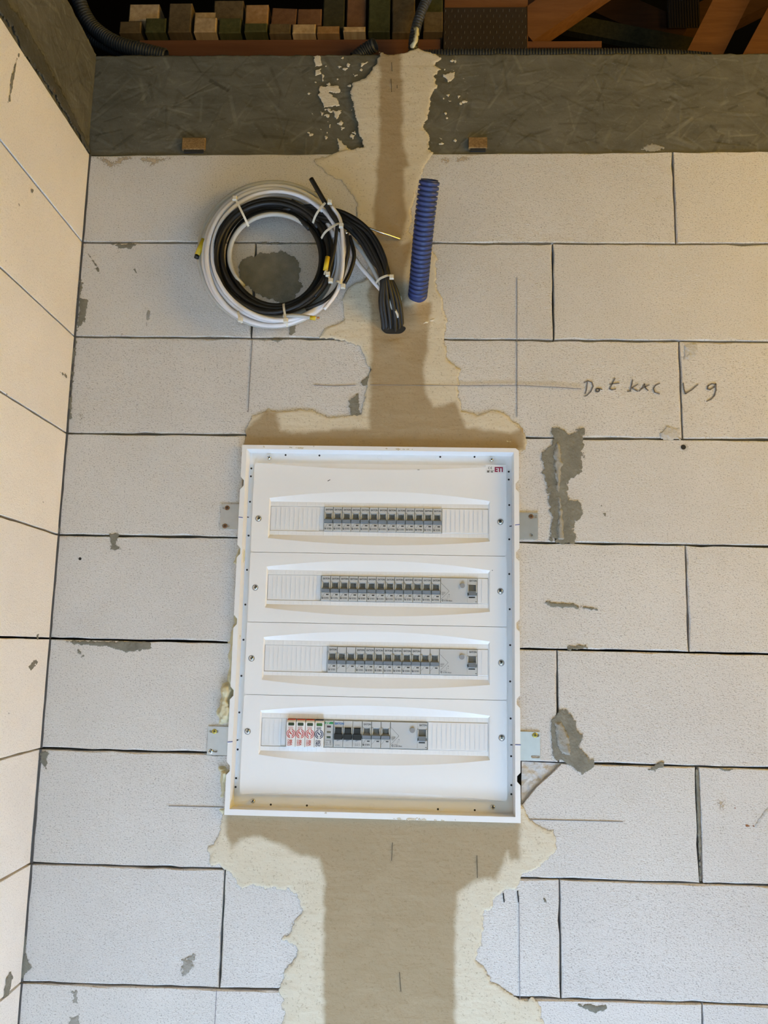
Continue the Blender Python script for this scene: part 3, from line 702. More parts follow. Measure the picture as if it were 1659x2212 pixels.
# mortar on the left wall
lsm = [([(-12, 12), (15, 42), (34, 70), (48, 112), (110, 192), (150, 258), (196, 334), (196, 326), (150, 230), (60, 60), (-10, -30)], 0.006), ([(40, 108), (46, 115), (36, 130), (22, 220), (15, 226), (22, 170)], 0.0025)]
for q, rg in lsm:
    patch('mortar_smear', [YZ(q)], wall_left, M_CONC if rg > .004 else M_MORTAR, thick=0.0012, res=0.002, edge=0.002, rag=rg, ragsc=110, plane='left', thin=0 if rg > .004 else 0.003)
for q in ([(60, 1440), (78, 1420), (82, 1432), (66, 1448)], [(12, 2110), (22, 2095), (28, 2110), (18, 2150), (4, 2160)], [(76, 1370), (84, 1368), (80, 1390)], [(12, 850), (16, 846), (15, 860)], [(72, 1220), (74, 1216), (73, 1230)],
          [(38, 440), (42, 438), (42, 450)], [(66, 408), (72, 406), (70, 422)], [(14, 385), (18, 383), (17, 392)], [(60, 540), (62, 538), (61, 548)], [(125, 800), (145, 808), (144, 822)]):
    patch('mortar_smear', [YZ(q)], wall_left, M_MORTAR, thick=0.0006, res=0.0012, edge=0.001, rag=0.003, ragsc=160, plane='left')

# ---- pencil writing and setting-out lines
def strokes(name, lists, w, mat, y=-0.0009, label=None):
    mb = MB()
    for L in lists: mb.stroke(XZ(L), w, y, y + 0.0012)
    o = mb.build(name, mat, wall_back)
    if label: o['label'] = label
    return o
def hw(L): return [zz(q, 1150, 780, 3.26) for q in L]
circ = [(460 + 13 * math.cos(a), 205 + 12 * math.sin(a)) for a in np.linspace(0, 6.3, 12)]
strokes('pencil_writing', hw([[(388, 150), (380, 205), (374, 228)], [(366, 150), (392, 140), (418, 150), (428, 180), (412, 215), (385, 242), (370, 248)], circ, [(472, 195), (490, 200)],
    [(582, 122), (560, 165), (545, 195), (560, 203), (585, 198)], [(545, 162), (610, 156)],
    [(706, 132), (700, 165), (690, 212), (670, 214)], [(742, 164), (702, 190), (742, 212)], [(752, 212), (770, 195), (790, 162), (796, 190), (815, 207)], [(776, 192), (822, 168)],
    [(896, 158), (866, 172), (853, 195), (862, 220), (895, 232)],
    [(1062, 155), (1068, 200), (1078, 231), (1120, 205), (1166, 166)],
    [(1292, 162), (1262, 160), (1238, 175), (1232, 195), (1252, 202), (1280, 185), (1291, 160), (1294, 205), (1282, 245), (1258, 270), (1228, 283)]]), 0.0019, M_PENCIL, label='handwritten pencil words Dot kac vg')
for L, w in (([(800, 832), (985, 834)], .0008), ([(985, 834), (1120, 833), (1215, 838), (1255, 841)], .001), ([(678, 832), (720, 834), (768, 832)], .0009), ([(1117, 600), (1117, 900)], .0009), ([(545, 735), (541, 800), (536, 890)], .0010),
             ([(365, 1741), (482, 1744)], .0009), ([(1128, 1770), (1345, 1775)], .0009), ([(1121, 1935), (1123, 2160)], .0009), ([(468, 2140), (464, 2212)], .001), ([(1087, 1930), (1089, 1948)], .002), ([(1118, 1925), (1120, 1948)], .002),
             ([(560, 1810), (563, 1830)], .001)):
    strokes('pencil_line', [L], w, M_PENCILF if w < .0015 else M_HOLE, y=-0.0009 if not 700 < L[0][0] < 990 else -0.0030)
# shallow trowel cracks in the plaster
for L in ([(846, 137), (847, 155)], [(845, 173), (846, 200)], [(863, 2100), (866, 2140)], [(1030, 1848), (1031, 1895)], [(848, 1820), (846, 1858)], [(858, 186), (858, 192)]):
    strokes('plaster_crack', [L], 0.0014, M_CRACK, y=-0.0030)

# ---- dried foam squeezed out beside the board
foam = [([(478, 1478), (500, 1470), (503, 1540), (490, 1560), (476, 1562), (470, 1545), (476, 1510)], .013), ([(498, 1395), (508, 1330), (514, 1335), (508, 1400), (500, 1490), (492, 1480)], .008), ([(512, 1200), (519, 1180), (522, 1212), (510, 1222), (502, 1216)], .008),
        ([(505, 1355), (513, 1345), (511, 1370), (502, 1395)], .009), ([(478, 1665), (492, 1660), (496, 1672), (486, 1690), (482, 1720), (478, 1700)], .01), ([(472, 1658), (490, 1660), (492, 1666), (476, 1664)], .008),
        ([(1090, 945), (1112, 950), (1108, 962), (1086, 958)], .006), ([(475, 1750), (486, 1748), (484, 1755)], .004),
        ([(860, 632), (872, 640), (868, 652), (858, 645)], .006), ([(908, 628), (924, 634), (918, 640)], .004), ([(918, 695), (940, 686), (945, 692), (905, 708), (880, 714)], .006)]
for q, th in foam:
    patch('foam_bead', [XZ(q)], wall_back, M_FOAM if q[0][0] < 600 or q[0][1] > 900 else M_PLASTER, thick=th, res=0.0016, edge=0.007, rag=0.004, ragsc=80, relief=0.0025, relsc=120)

# ================================================================ THE DISTRIBUTION BOARD
YF, YL, YC, YS = -0.012, 0.016, 0.0084, 0.0120        # flange front, ledge, covers, recessed number strips
def avx(us, y): return float(np.mean([W(u, v, y)[0] for u, v in us]))
def avz(us, y): return float(np.mean([W(u, v, y)[2] for u, v in us]))
FX0 = avx([(523, 970), (484.5, 1750)], YF); FX1 = avx([(1119, 970), (1127, 1775)], YF)
FZ1 = avz([(527, 962), (1119, 967)], YF); FZ0 = avz([(485, 1761), (1126, 1777.5)], YF)
IX0 = avx([(533, 970), (495.5, 1748)], YF); IX1 = avx([(1109.5, 976), (1114.5, 1765)], YF)
IZ1 = avz([(533, 970.5), (1109.5, 976)], YF); IZ0 = avz([(495.5, 1748), (1114.5, 1765)], YF)
board = empty('distribution_board', ((FX0 + FX1) / 2, 0.0, FZ0))
tag(board, 'white recessed electrical distribution board with four rows of breakers set in the block wall', 'distribution board')
BP = []                                              # everything that belongs to the board, parented at the end
def bpart(o): BP.append(o); return o
# flange with five trapezoid cut-outs on each side
def side(x, sgn, vs, u):
    out = []
    for v in vs:
        for dv, d in ((-14, 0), (-6, 1), (6, 1), (14, 0)):
            out.append((x + sgn * d * 0.0062, W(u, v + dv, YF)[2]))
    return out
outer = [(FX0, FZ1)] + [(FX1 - 0.006, FZ1), (FX1, FZ1 - 0.005)] + side(FX1, -1, (1050, 1199, 1351, 1516, 1683), 1122) + [(FX1, FZ0), (FX0, FZ0)] + side(FX0, 1, (1043, 1190, 1342, 1497, 1660), 505)[::-1]
inner = [(IX0, IZ0), (IX1, IZ0), (IX1, IZ1), (IX0, IZ1)]
fl = holed_plate('frame', outer, [inner], YF, 0.0, M_WHITE)
# sloping inside walls and the ledge
ex = 0.0016
mb = MB(); a = [(IX0, YF, IZ0), (IX1, YF, IZ0), (IX1, YF, IZ1), (IX0, YF, IZ1)]
b = [(IX0 + ex, YL, IZ0 + ex), (IX1 - ex, YL, IZ0 + ex), (IX1 - ex, YL, IZ1 - ex), (IX0 + ex, YL, IZ1 - ex)]
c = [(IX0 + ex, YL + 0.02, IZ0 + ex), (IX1 - ex, YL + 0.02, IZ0 + ex), (IX1 - ex, YL + 0.02, IZ1 - ex), (IX0 + ex, YL + 0.02, IZ1 - ex)]
mb.add(a + b + c, [(i, (i + 1) % 4, 4 + (i + 1) % 4, 4 + i) for i in range(4)] + [(4, 5, 6, 7)] + [(4 + i, 4 + (i + 1) % 4, 8 + (i + 1) % 4, 8 + i) for i in range(4)] + [(8, 9, 10, 11)])
bm = bmesh.new(); bm.from_mesh(fl.data); tmp = mb.build('tmp', M_WHITE); bm.from_mesh(tmp.data); bm.to_mesh(fl.data); bm.free(); bpy.data.objects.remove(tmp)
bpart(fl)
def beveled(o, w=0.0012, seg=2):
    m = o.modifiers.new('edge', 'BEVEL'); m.width = w; m.segments = seg; m.limit_method = 'ANGLE'; m.angle_limit = math.radians(40); return o
# plaster dirt left on the flange
tmp = []
for q in ([(620, 965), (660, 966), (655, 971), (630, 970)], [(672, 964), (680, 964), (679, 970), (673, 970)], [(830, 967), (890, 970), (893, 972), (870, 973), (826, 971)], [(568, 963), (574, 963), (572, 968)],
          [(840, 1767), (900, 1766), (990, 1773), (930, 1775), (860, 1772)], [(970, 1768), (1020, 1773), (980, 1774)], [(697, 1752), (710, 1752), (709, 1760), (700, 1758)]):
    o = patch('plaster_smudge', [XZ(q, YF)], None, M_PLASTER, thick=0.0005 if q[0][0] != 697 else 0.003, res=0.0009, edge=0.0015, rag=0.0022, ragsc=220, y0=YF); bpart(o)

# mounting holes along the ledge
for u, v in [(617, 983), (690, 984), (951, 987), (1025, 987), (1099, 1019), (1099, 1036), (1100, 1091), (1100, 1165), (1100, 1240), (1101, 1316), (1102, 1393.6), (1102, 1472), (1103, 1552), (1104, 1633.5), (1104.5, 1696), (1104.5, 1715.5),
             (543, 1012), (542, 1029), (540, 1084), (537, 1157), (533.6, 1231), (530, 1306), (526, 1382), (521.5, 1460), (517, 1539), (513.5, 1619), (510, 1681), (509, 1700), (585, 1738), (663, 1740), (946, 1748), (1025.5, 1750)]:
    p = W(u, v, YL); bpart(MB().disc(p[0], p[2], 0.0019, YL - 0.0004, YL + 0.004, 10).build('mounting_hole', M_HOLE))
for u, v in [(820, 989), (945, 990), (700, 1745), (803, 1741), (674, 1737)]:
    p = W(u, v, YL); bpart(MB().arc(p[0], p[2], 0.0037, 0.0043, 0, 360, YL - 0.0003, YL + 0.001, 16).build('ejector_mark', M_WHITE2))

def screw(u, v, y, r, mat, name='screw', star=0.52, rot=0.4, h=0.0022, cup=False):
    p = W(u, v, y - h); x, z = p[0], p[2]
    n = 18; mb = MB()
    rings = [(1.0, 0.0), (0.97, 0.45), (0.8, 0.8), (0.5, 1.0)]
    V = []; F = []
    for k, (rr, hh) in enumerate(rings):
        V += [(x + r * rr * math.cos(2 * math.pi * i / n), y - h * hh, z + r * rr * math.sin(2 * math.pi * i / n)) for i in range(n)]
    for k in range(3):
        F += [(k * n + i, k * n + (i + 1) % n, (k + 1) * n + (i + 1) % n, (k + 1) * n + i) for i in range(n)]
    F.append(tuple(3 * n + i for i in range(n))); mb.add(V, F, True)
    o = mb.build(name, mat)
    cr = MB()
    for t in (rot, rot + math.pi / 2):
        c, s = math.cos(t) * r * star, math.sin(t) * r * star
        cr.stroke([(x - c, z - s), (x + c, z + s)], r * 0.27, y - h * 1.04, y - h * 0.6)
    d = cr.build('cross_recess', M_HOLE); 
    if cup:
        cp = MB(); cp.arc(x, z, r * 1.02, r * 1.3, 0, 360, y - 0.0004, y + 0.001, 20); q = cp.build('washer', M_RECESS); q.parent = o
    d.parent = o
    return o
for u, v in ((581, 988), (1062, 992), (545.5, 1731), (1065, 1744)):
    o = screw(u, v, YL, 0.0046, M_STEEL, h=0.0055, rot=random.uniform(0, 1.5)); o['label'] = 'bright domed screw on the ledge'; bpart(o)

# ---- covers
Wm = lambda u, v, y=YC: W(u, v, y)
CX0 = avx([(550, 1020), (517, 1690)], YC); CX1 = avx([(1093, 1010), (1096.5, 1700)], YC)
SEAM = [avz([(548, 999), (1093, 1004)], YC), avz([(545, 1194), (1093, 1200)], YC), avz([(536, 1345), (1094, 1353)], YC), avz([(529, 1501), (1096, 1512)], YC), avz([(515, 1718), (1097, 1732)], YC)]
AX0 = avx([(581, 1120), (575, 1272), (567, 1425), (558, 1580)], YC); AX1 = avx([(1058, 1125), (1058, 1275), (1058.5, 1430), (1059, 1590)], YC)
BX0, BX1 = AX0 + 0.0028, AX1 - 0.0028
ROWS = [dict(ot=[(620, 1094), (1040, 1099)], ob=[(620, 1147.5), (1040, 1153)], st=(840, 1087), sb=(840, 1159), at=(840, 1062), ab=(840, 1178), ae=[(582, 1076), (1058, 1082)], be=[(579, 1164), (1058, 1168)]),
        dict(ot=[(620, 1242.5), (1040, 1248)], ob=[(620, 1298), (1040, 1304)], st=(840, 1235), sb=(840, 1310), at=(840, 1211.5), ab=(840, 1331.5), ae=[(574, 1225), (1058, 1231)], be=[(571, 1314), (1058, 1320)]),
        dict(ot=[(620, 1394), (1040, 1402)], ob=[(620, 1452.5), (1040, 1459)], st=(840, 1387.5), sb=(840, 1464), at=(840, 1365), ab=(840, 1488), ae=[(568, 1377), (1059, 1385)], be=[(563.5, 1469), (1060, 1479)]),
        dict(ot=[(620, 1553), (1040, 1560)], ob=[(620, 1615), (1040, 1621)], st=(840, 1546), sb=(840, 1628), at=(840, 1525.5), ab=(840, 1654), ae=[(560, 1535), (1060, 1546)], be=[(556, 1630), (1060, 1642)])]
RZ = []
for r in ROWS:
    r['OT'] = avz(r['ot'], YS); r['OB'] = avz(r['ob'], YS)
    mid = (r['OT'] + r['OB']) / 2; RZ.append(mid)
print('rows', [(round(r['OT'] - r['OB'], 4)) for r in ROWS], np.diff(RZ), 'board', FX1 - FX0, FZ1 - FZ0, 'opening', BX1 - BX0)
PITCH = (BX1 - BX0) / 24.0
PITCH = (W(954, 1125, 0.008)[0] - W(699.5, 1125, 0.008)[0]) / 13.0
print('pitch', PITCH, (BX1 - BX0) / PITCH)
covers = []
for i, r in enumerate(ROWS):
    zt = SEAM[i] - 0.0004; zb = SEAM[i + 1] + 0.0004
    ST = W(*r['st'], YS)[2]; SB = W(*r['sb'], YS)[2]; at = W(*r['at'], YC)[2]; ab = W(*r['ab'], YC)[2]
    ae = avz(r['ae'], YC); be = avz(r['be'], YC); xm = (AX0 + AX1) / 2; hw_ = (AX1 - AX0) / 2
    arc_t = lambda x: at + (ae - at) * abs((x - xm) / hw_) ** 1.9
    arc_b = lambda x: ab + (be - ab) * abs((x - xm) / hw_) ** 1.9
    N = 40; xs = np.linspace(AX0, AX1, N + 1)
    hole = [(x, arc_t(x)) for x in xs] + [(x, arc_b(x)) for x in xs[::-1]]
    out = rrect(CX0, CX1, zb, zt, 0.005)
    dip = 0.011
    lipz = None
    if i == 0:      # the top edge of the first cover rolls back along a shallow arc
        xs2 = np.linspace(CX0 + 0.004, CX1 - 0.004, 40); f = lambda x: zt - 0.0005 - dip * (1 - abs((x - (CX0 + CX1) / 2) / ((CX1 - CX0) / 2)) ** 1.8)
        body = [p for p in rrect(CX0, CX1, zb, zt, 0.005) if p[1] < (zt + zb) / 2]
        out = [(x, f(x)) for x in xs2[::-1]] + [(CX0, zt - 0.005)] + body[:0] + [p for p in rrect(CX0, CX1, zb, zt, 0.005)[10:20]] + [(CX1, zt - 0.005)]
        lip = [(x, f(x), zt) for x in xs2]
    elif i == 3:
        xs2 = np.linspace(CX0 + 0.004, CX1 - 0.004, 40); f = lambda x: zb + 0.0005 + dip * (1 - abs((x - (CX0 + CX1) / 2) / ((CX1 - CX0) / 2)) ** 1.8)
        out = [p for p in rrect(CX0, CX1, zb, zt, 0.005)[0:10]] + [(CX0, zb + 0.005)] + [(x, f(x)) for x in xs2] + [(CX1, zb + 0.005)]
        lip = [(x, f(x), zb) for x in xs2]
    else: lip = None
    cv = holed_plate('cover_panel', out, [hole], YC, YC + 0.0074, M_WHITE)
    mb = MB()
    # facets from the arcs down to the number strips, end bevels, strips
    xin = np.clip(xs, BX0, BX1); n = N + 1
    V = [(x, YC, arc_t(x)) for x in xs] + [(x, YS, ST) for x in xin]; mb.add(V, [(k, k + 1, n + k + 1, n + k) for k in range(N)])
    V = [(x, YC, arc_b(x)) for x in xs] + [(x, YS, SB) for x in xin]; mb.add(V, [(k, k + 1, n + k + 1, n + k) for k in range(N)])
    for xa, xb in ((AX0, BX0), (AX1, BX1)):
        mb.add([(xa, YC, arc_t(xa)), (xa, YC, arc_b(xa)), (xb, YS, SB), (xb, YS, ST)], [(0, 1, 2, 3)])
    mb.add([(BX0, YS, ST), (BX1, YS, ST), (BX1, YS, r['OT']), (BX0, YS, r['OT']), (BX1, YS + .006, r['OT']), (BX0, YS + .006, r['OT'])], [(0, 1, 2, 3), (3, 2, 4, 5)])
    mb.add([(BX0, YS, SB), (BX1, YS, SB), (BX1, YS, r['OB']), (BX0, YS, r['OB']), (BX1, YS + .006, r['OB']), (BX0, YS + .006, r['OB'])], [(0, 1, 2, 3), (3, 2, 4, 5)])
    if lip:
        m = len(lip); mb.add([(x, YC, z1) for x, z1, z2 in lip] + [(x, YC + 0.0036, z2) for x, z1, z2 in lip] + [(x, YL, z2) for x, z1, z2 in lip], [(k, k + 1, m + k + 1, m + k) for k in range(m - 1)] + [(m + k, m + k + 1, 2 * m + k + 1, 2 * m + k) for k in range(m - 1)])
    tmp = mb.build('tmp', M_WHITE)
    bm = bmesh.new(); bm.from_mesh(cv.data); bm.from_mesh(tmp.data); bmesh.ops.recalc_face_normals(bm, faces=bm.faces); bm.to_mesh(cv.data); bm.free(); bpy.data.objects.remove(tmp)
    bpart(cv); covers.append(cv)
    # raised numerals, right way up below and upside down above, with tick marks
    x0 = W(699.5, 1125, 0.008)[0] - 6 * PITCH
    nm = MB(); zlo = (SB + r['OB']) / 2; zhi = (ST + r['OT']) / 2; hN = 0.0062
    for k in range(24):
        xc = x0 + (k + 0.5) * PITCH
        if BX0 + .003 < xc < BX1 - .003:
            nm.text(str(k + 1), xc, zlo - hN * 0.36, hN, YS - 0.0006); nm.text(str(24 - k), xc, zhi + hN * 0.36, hN, YS - 0.0006, rot=math.pi)
        xt = x0 + k * PITCH
        if BX0 + .001 < xt < BX1 - .001:
            nm.box(xt - .0004, xt + .0004, YS - 0.0006, YS + .001, zlo - .0035, zlo + .0035); nm.box(xt - .0004, xt + .0004, YS - 0.0006, YS + .001, zhi - .0035, zhi + .0035)
    nm.build('raised_numerals', M_WHITE2, cv)['kind'] = 'stuff'
for i, ((u0, v0), (u1, v1)) in enumerate((((558, 1120), (1081, 1127)), ((551, 1269), (1081, 1277)), ((543, 1422), (1083, 1432)), ((534.5, 1580), (1084, 1594)))):
    for u, v in ((u0, v0), (u1, v1)):
        s_ = screw(u, v, YC, 0.0046, M_STEEL, name='cover_screw', h=0.0014, rot=random.uniform(0, 1.5), cup=True); bpart(s_)
# ETI plate in the top right corner of the first cover
p = W(1066, 1014, YC); lb = MB(); q0 = W(1049, 1004, YC); q1 = W(1091, 1023, YC)
bpart(MB().box(q0[0], q1[0], YC - 0.0003, YC + .001, q1[2], q0[2]).build('badge', M_WHITE2))
badge = BP[-1]; badge['label'] = 'small badge reading CE and ETI'
p = W(1068.5, 1019, YC); MB().text('ETI', p[0], p[2], 0.0128, YC - 0.0006, align='LEFT', bold=0.045, sx=0.95).build('lettering', M_CRIMSON, badge)
ce = MB(); p = W(1060, 1011, YC)
for dx in (-0.0022, 0.0024):
    ce.arc(p[0] + dx, p[2], 0.0018, 0.0026, 100, 260, YC - 0.0006, YC - .0002, 10)
ce.box(p[0] + .0002, p[0] + .0022, YC - .0006, YC - .0002, p[2] - .0003, p[2] + .0003)
for (ua, va, ub, vb) in ((1052, 1016.2, 1058, 1017.2), (1059.5, 1016.4, 1067, 1017.2), (1052, 1018, 1057, 1020.5), (1060, 1018.6, 1065, 1020.4)):
    a = W(ua, va, YC); b = W(ub, vb, YC); ce.box(a[0], b[0], YC - .0006, YC - .0002, b[2], a[2])
ce.build('lettering', M_INK, badge)['kind'] = 'stuff'
# scuffs and pen marks
for (ua, va), (ub, vb), y in (((516, 1117), (524, 1118), YF), ((1113, 1134), (1122, 1133), YF), ((492, 1603), (502, 1602), YF), ((1113, 1608.5), (1124.5, 1609), YF)):
    bpart(MB().stroke(XZ([(ua, va), (ub, vb)], y), 0.0013, y - 0.0005, y + .0002).build('pen_mark', M_PEN))
for (ua, va), (ub, vb), y, w in (((533, 1117), (537, 1117.5), YL, .0018), ((1101, 1137), (1107, 1136), YL, .002), ((509, 1599.5), (514, 1598.5), YL, .0024), ((1103, 1609), (1108, 1609), YL, .002), ((708, 1039), (713, 1036.5), YC, .0012), ((902, 1015), (906, 1015), YC, .0008), ((1063, 1232), (1064, 1232.4), YC, .0012)):
    bpart(MB().stroke(XZ([(ua, va), (ub, vb)], y), w, y - 0.0005, y + .0002).build('scuff_mark', M_INK))

# ---- blanking strips: ridged fillers clipped into the unused part of each opening
FILL = [(BX0, (699.5, 1125), True), ((954.5, 1126), BX1, False), (BX0, (693, 1272), True), ((1031, 1276), BX1, False), (BX0, (706, 1423), True), ((1031, 1430), BX1, False), (BX0, (617, 1583), True), ((924, 1590), BX1, False)]
for k, (a, b, left) in enumerate(FILL):
    r = ROWS[k // 2]; xa = a if not isinstance(a, tuple) else W(*a, 0.0105)[0]; xb = b if not isinstance(b, tuple) else W(*b, 0.0105)[0]
    xa += 0.0004; xb -= 0.0004
    mb = MB(); z0, z1 = r['OB'] + .0004, r['OT'] - .0004; yb = 0.0128 if left else 0.0110
    if left: mb.cbox(xa, xb - 0.0085, yb, 0.0185, z0, z1, 0.0004); mb.cbox(xb - 0.0085, xb, yb + 0.0012, 0.0185, z0, z1, 0.0004)
    else: mb.cbox(xa, xb, yb, 0.0185, z0, z1, 0.0006)
    xx = (xb - 0.013) if left else (xa + 0.0085)
    step = -PITCH / 2 if left else PITCH / 2
    while xa + .004 < xx < xb - .004:
        mb.box(xx - .00055, xx + .00055, yb - .0009, yb + .001, z0 + .003, z1 - .003); xx += step
    bpart(mb.build('blanking_strip', M_WHITE2))
# ---- zinc mounting lugs
def lug(u0, v0, u1, v1, slots, screws, lab):
    p = W(u0, v0, -0.002); q = W(u1, v1, -0.002); x0_, x1_, z1_, z0_ = p[0], q[0], p[2], q[2]
    hs = []
    for (ua, va, ub, vb) in slots:
        a = W(ua, va, -0.002); b = W(ub, vb, -0.002); h = (a[2] - b[2]) / 2; hs.append(rrect(a[0], b[0], b[2], a[2], h * 0.95, 3))
    o = holed_plate('mounting_lug', [(x0_, z0_), (x1_, z0_), (x1_, z1_), (x0_, z1_)], hs, -0.0022, -0.0006, M_ZINC); o['label'] = lab
    for (u, v, m_, rr) in screws:
        s_ = screw(u, v, -0.0022, rr, m_, h=0.001, rot=random.uniform(0, 1.5)); s_.parent = o
        for ch in list(s_.children):                    # keep the nesting to three levels: join the recess into the screw
            bm = bmesh.new(); bm.from_mesh(s_.data); n0 = len(bm.faces); bm.from_mesh(ch.data)
            bm.faces.ensure_lookup_table(); s_.data.materials.append(M_HOLE)
            for f in bm.faces[n0:]: f.material_index = 1
            bm.to_mesh(s_.data); bm.free(); bpy.data.objects.remove(ch)
    bpart(o)
lug(478, 1088.5, 518, 1144, [(481, 1094, 497, 1100), (479.5, 1132.5, 496, 1139)], [(490.5, 1097, M_RUST, .0046), (486, 1136, M_RUST, .0046)], 'upper left zinc lug with two rusty screws')
lug(1116, 1107, 1162, 1165, [(1141, 1112, 1160, 1119), (1143, 1152, 1151, 1159)], [(1147.5, 1115.5, M_RUST, .0044)], 'upper right zinc lug with a rusty screw and an empty hole')
lug(450, 1569, 500, 1632, [(453, 1576, 472, 1583), (459, 1618.5, 470, 1625)], [(463, 1580, M_BRASS, .0046), (454, 1623, M_STEEL, .0046)], 'lower left zinc lug with a brassy screw and a bright screw')
lug(1116, 1580, 1167, 1643, [(1149, 1584, 1165, 1592), (1147, 1631, 1166, 1638)], [(1156, 1588, M_BRASS, .0048)], 'lower right zinc lug with a brassy screw')
for o in BP:
    if o.parent is None:
        o.parent = board; o.matrix_parent_inverse = Matrix.Translation(-board.location)
for o in BP:                                           # cover screws carry washers and recesses: thing > part > sub-part
    pass

# ================================================================ DEVICES IN THE BOARD (each one lifts out)
YD = 0.0095                                            # front of the breaker faces
MW, MH = PITCH, 0.0470
def pole_parts(lab=True, black=False, low=True, blue=False):
    """meshes of one 1-module pole with its lower left front corner at the origin"""
    w = MW - 0.0004; B = MB(); Ck = MB(); T = MB(); Wd = MB(); P = MB()
    zb, zt = MH * 0.335, MH * 0.745
    B.cbox(0.0002, w, 0.0, 0.008, 0.0, zb, 0.0004); B.cbox(0.0002, w, 0.0, 0.008, zt, MH, 0.0004); B.box(0.0002, w, 0.0055, 0.008, zb, zt)
    B.add([(0.0002, 0.0, zt), (w, 0, zt), (w - .002, .0055, zt - .002), (.002, .0055, zt - .002)], [(0, 1, 2, 3)])
    for x0, x1 in ((0.0004, 0.0026), (w - 0.0024, w - 0.0002)): B.cbox(x0, x1, -0.0014, 0.008, zb + .006, zt + 0.0002, 0.0005)
    if not black:
        T.cbox(w * .30, w * .72, 0.0032, 0.0058, zb + .009, zt - .0015, 0.0003)
        T.add([(.0007, .001, zb), (w - .0005, .001, zb), (w - .0005, -.0035, zb + .0012), (.0007, -.0035, zb + .0012), (w - .0005, -.0046, zb + .0062), (.0007, -.0046, zb + .0062),
               (w - .0022, .002, zb + .0105), (.0026, .002, zb + .0105), (.0007, .005, zb), (w - .0005, .005, zb), (w - .0005, .005, zb + .0062), (.0007, .005, zb + .0062), (w - .0022, .005, zb + .0105), (.0026, .005, zb + .0105)],
              [(0, 1, 2, 3), (3, 2, 4, 5), (5, 4, 6, 7), (0, 8, 9, 1), (1, 9, 10, 4, 2), (0, 3, 5, 11, 8), (5, 7, 13, 11), (4, 10, 12, 6), (7, 6, 12, 13)])
        Wd.box(w * .55, w * .84, -0.0003, 0.002, MH * .225, MH * .265)
        P.stroke([(.0006, MH * .13), (.0052, MH * .235), (.0062, MH * .30), (w - .001, MH * .30)], .00032, -0.0002, 0.0006)
        P.stroke([(.0004, MH * .79), (.0034, MH * .755)], .0004, -0.0002, 0.0006); P.stroke([(.0003, MH * .79), (.0003, MH * .99)], .0004, -0.0002, 0.0006)
        if lab:
            P.text('EATON', w * .56, MH * .855, 0.0044, -0.0003, bold=0.03, sx=0.92)
            P.arc(.0030, MH * .105, .0009, .0017, 20, 340, -0.0003, 0.0004, 10); P.arc(.0036, MH * .105, .0003, .0008, 0, 360, -0.0003, 0.0004, 6)
            P.box(.0056, w - .0025, -0.0003, .0004, MH * .13, MH * .139); P.text('In: B16', w * .62, MH * .078, 0.0030, -0.0003, bold=0.02)
    else:
        T.cbox(.0028, w - .0026, -0.0030, .0058, zb + .003, zt - .001, 0.0006); T.cbox(.0012, w - .0008, -0.0045, .0058, zb - .0025, zb + .0085, 0.0008)
        P.add([(w * .32, -.0003, zb - .0028), (w * .78, -.0003, zb - .0028), (w * .36, -.0003, zb - .0058)], [(0, 1, 2)])
        if lab: P.box(w * .25, w * .62, -.0003, .0004, MH * .07, MH * .078)
    return B, T, Wd, P
_MESH = {}
def mesh_of(key, mb, mat):
    if key not in _MESH:
        o = mb.build(key[0], mat); _MESH[key] = o.data; bpy.data.objects.remove(o)
    return _MESH[key]
def child(name, me, root, loc=(0, 0, 0)):
    o = bpy.data.objects.new(name, me); COL.objects.link(o); o.parent = root; o.location = loc
    if name == 'marking': o['kind'] = 'stuff'
    return o
def breaker(x, z, lab, group, poles=1, text=True, cat='circuit breaker', name='circuit_breaker'):
    r = empty(name, (x, YD, z)); tag(r, lab, cat, group)
    for k in range(poles):
        key = 'l' if k == 0 else 'n'; B, T, Wd, P = pole_parts(lab=(k == 0 and text))
        child('body', mesh_of(('body', key), B, M_GREY), r, (k * MW, 0, 0))
        child('toggle', mesh_of(('toggle', key), T, M_TOGGLE), r, (k * MW, 0, 0)); child('indicator_window', mesh_of(('window', key), Wd, M_BLACK), r, (k * MW, 0, 0))
        child('marking', mesh_of(('marking', key), P, M_INK), r, (k * MW, 0, 0))
    return r
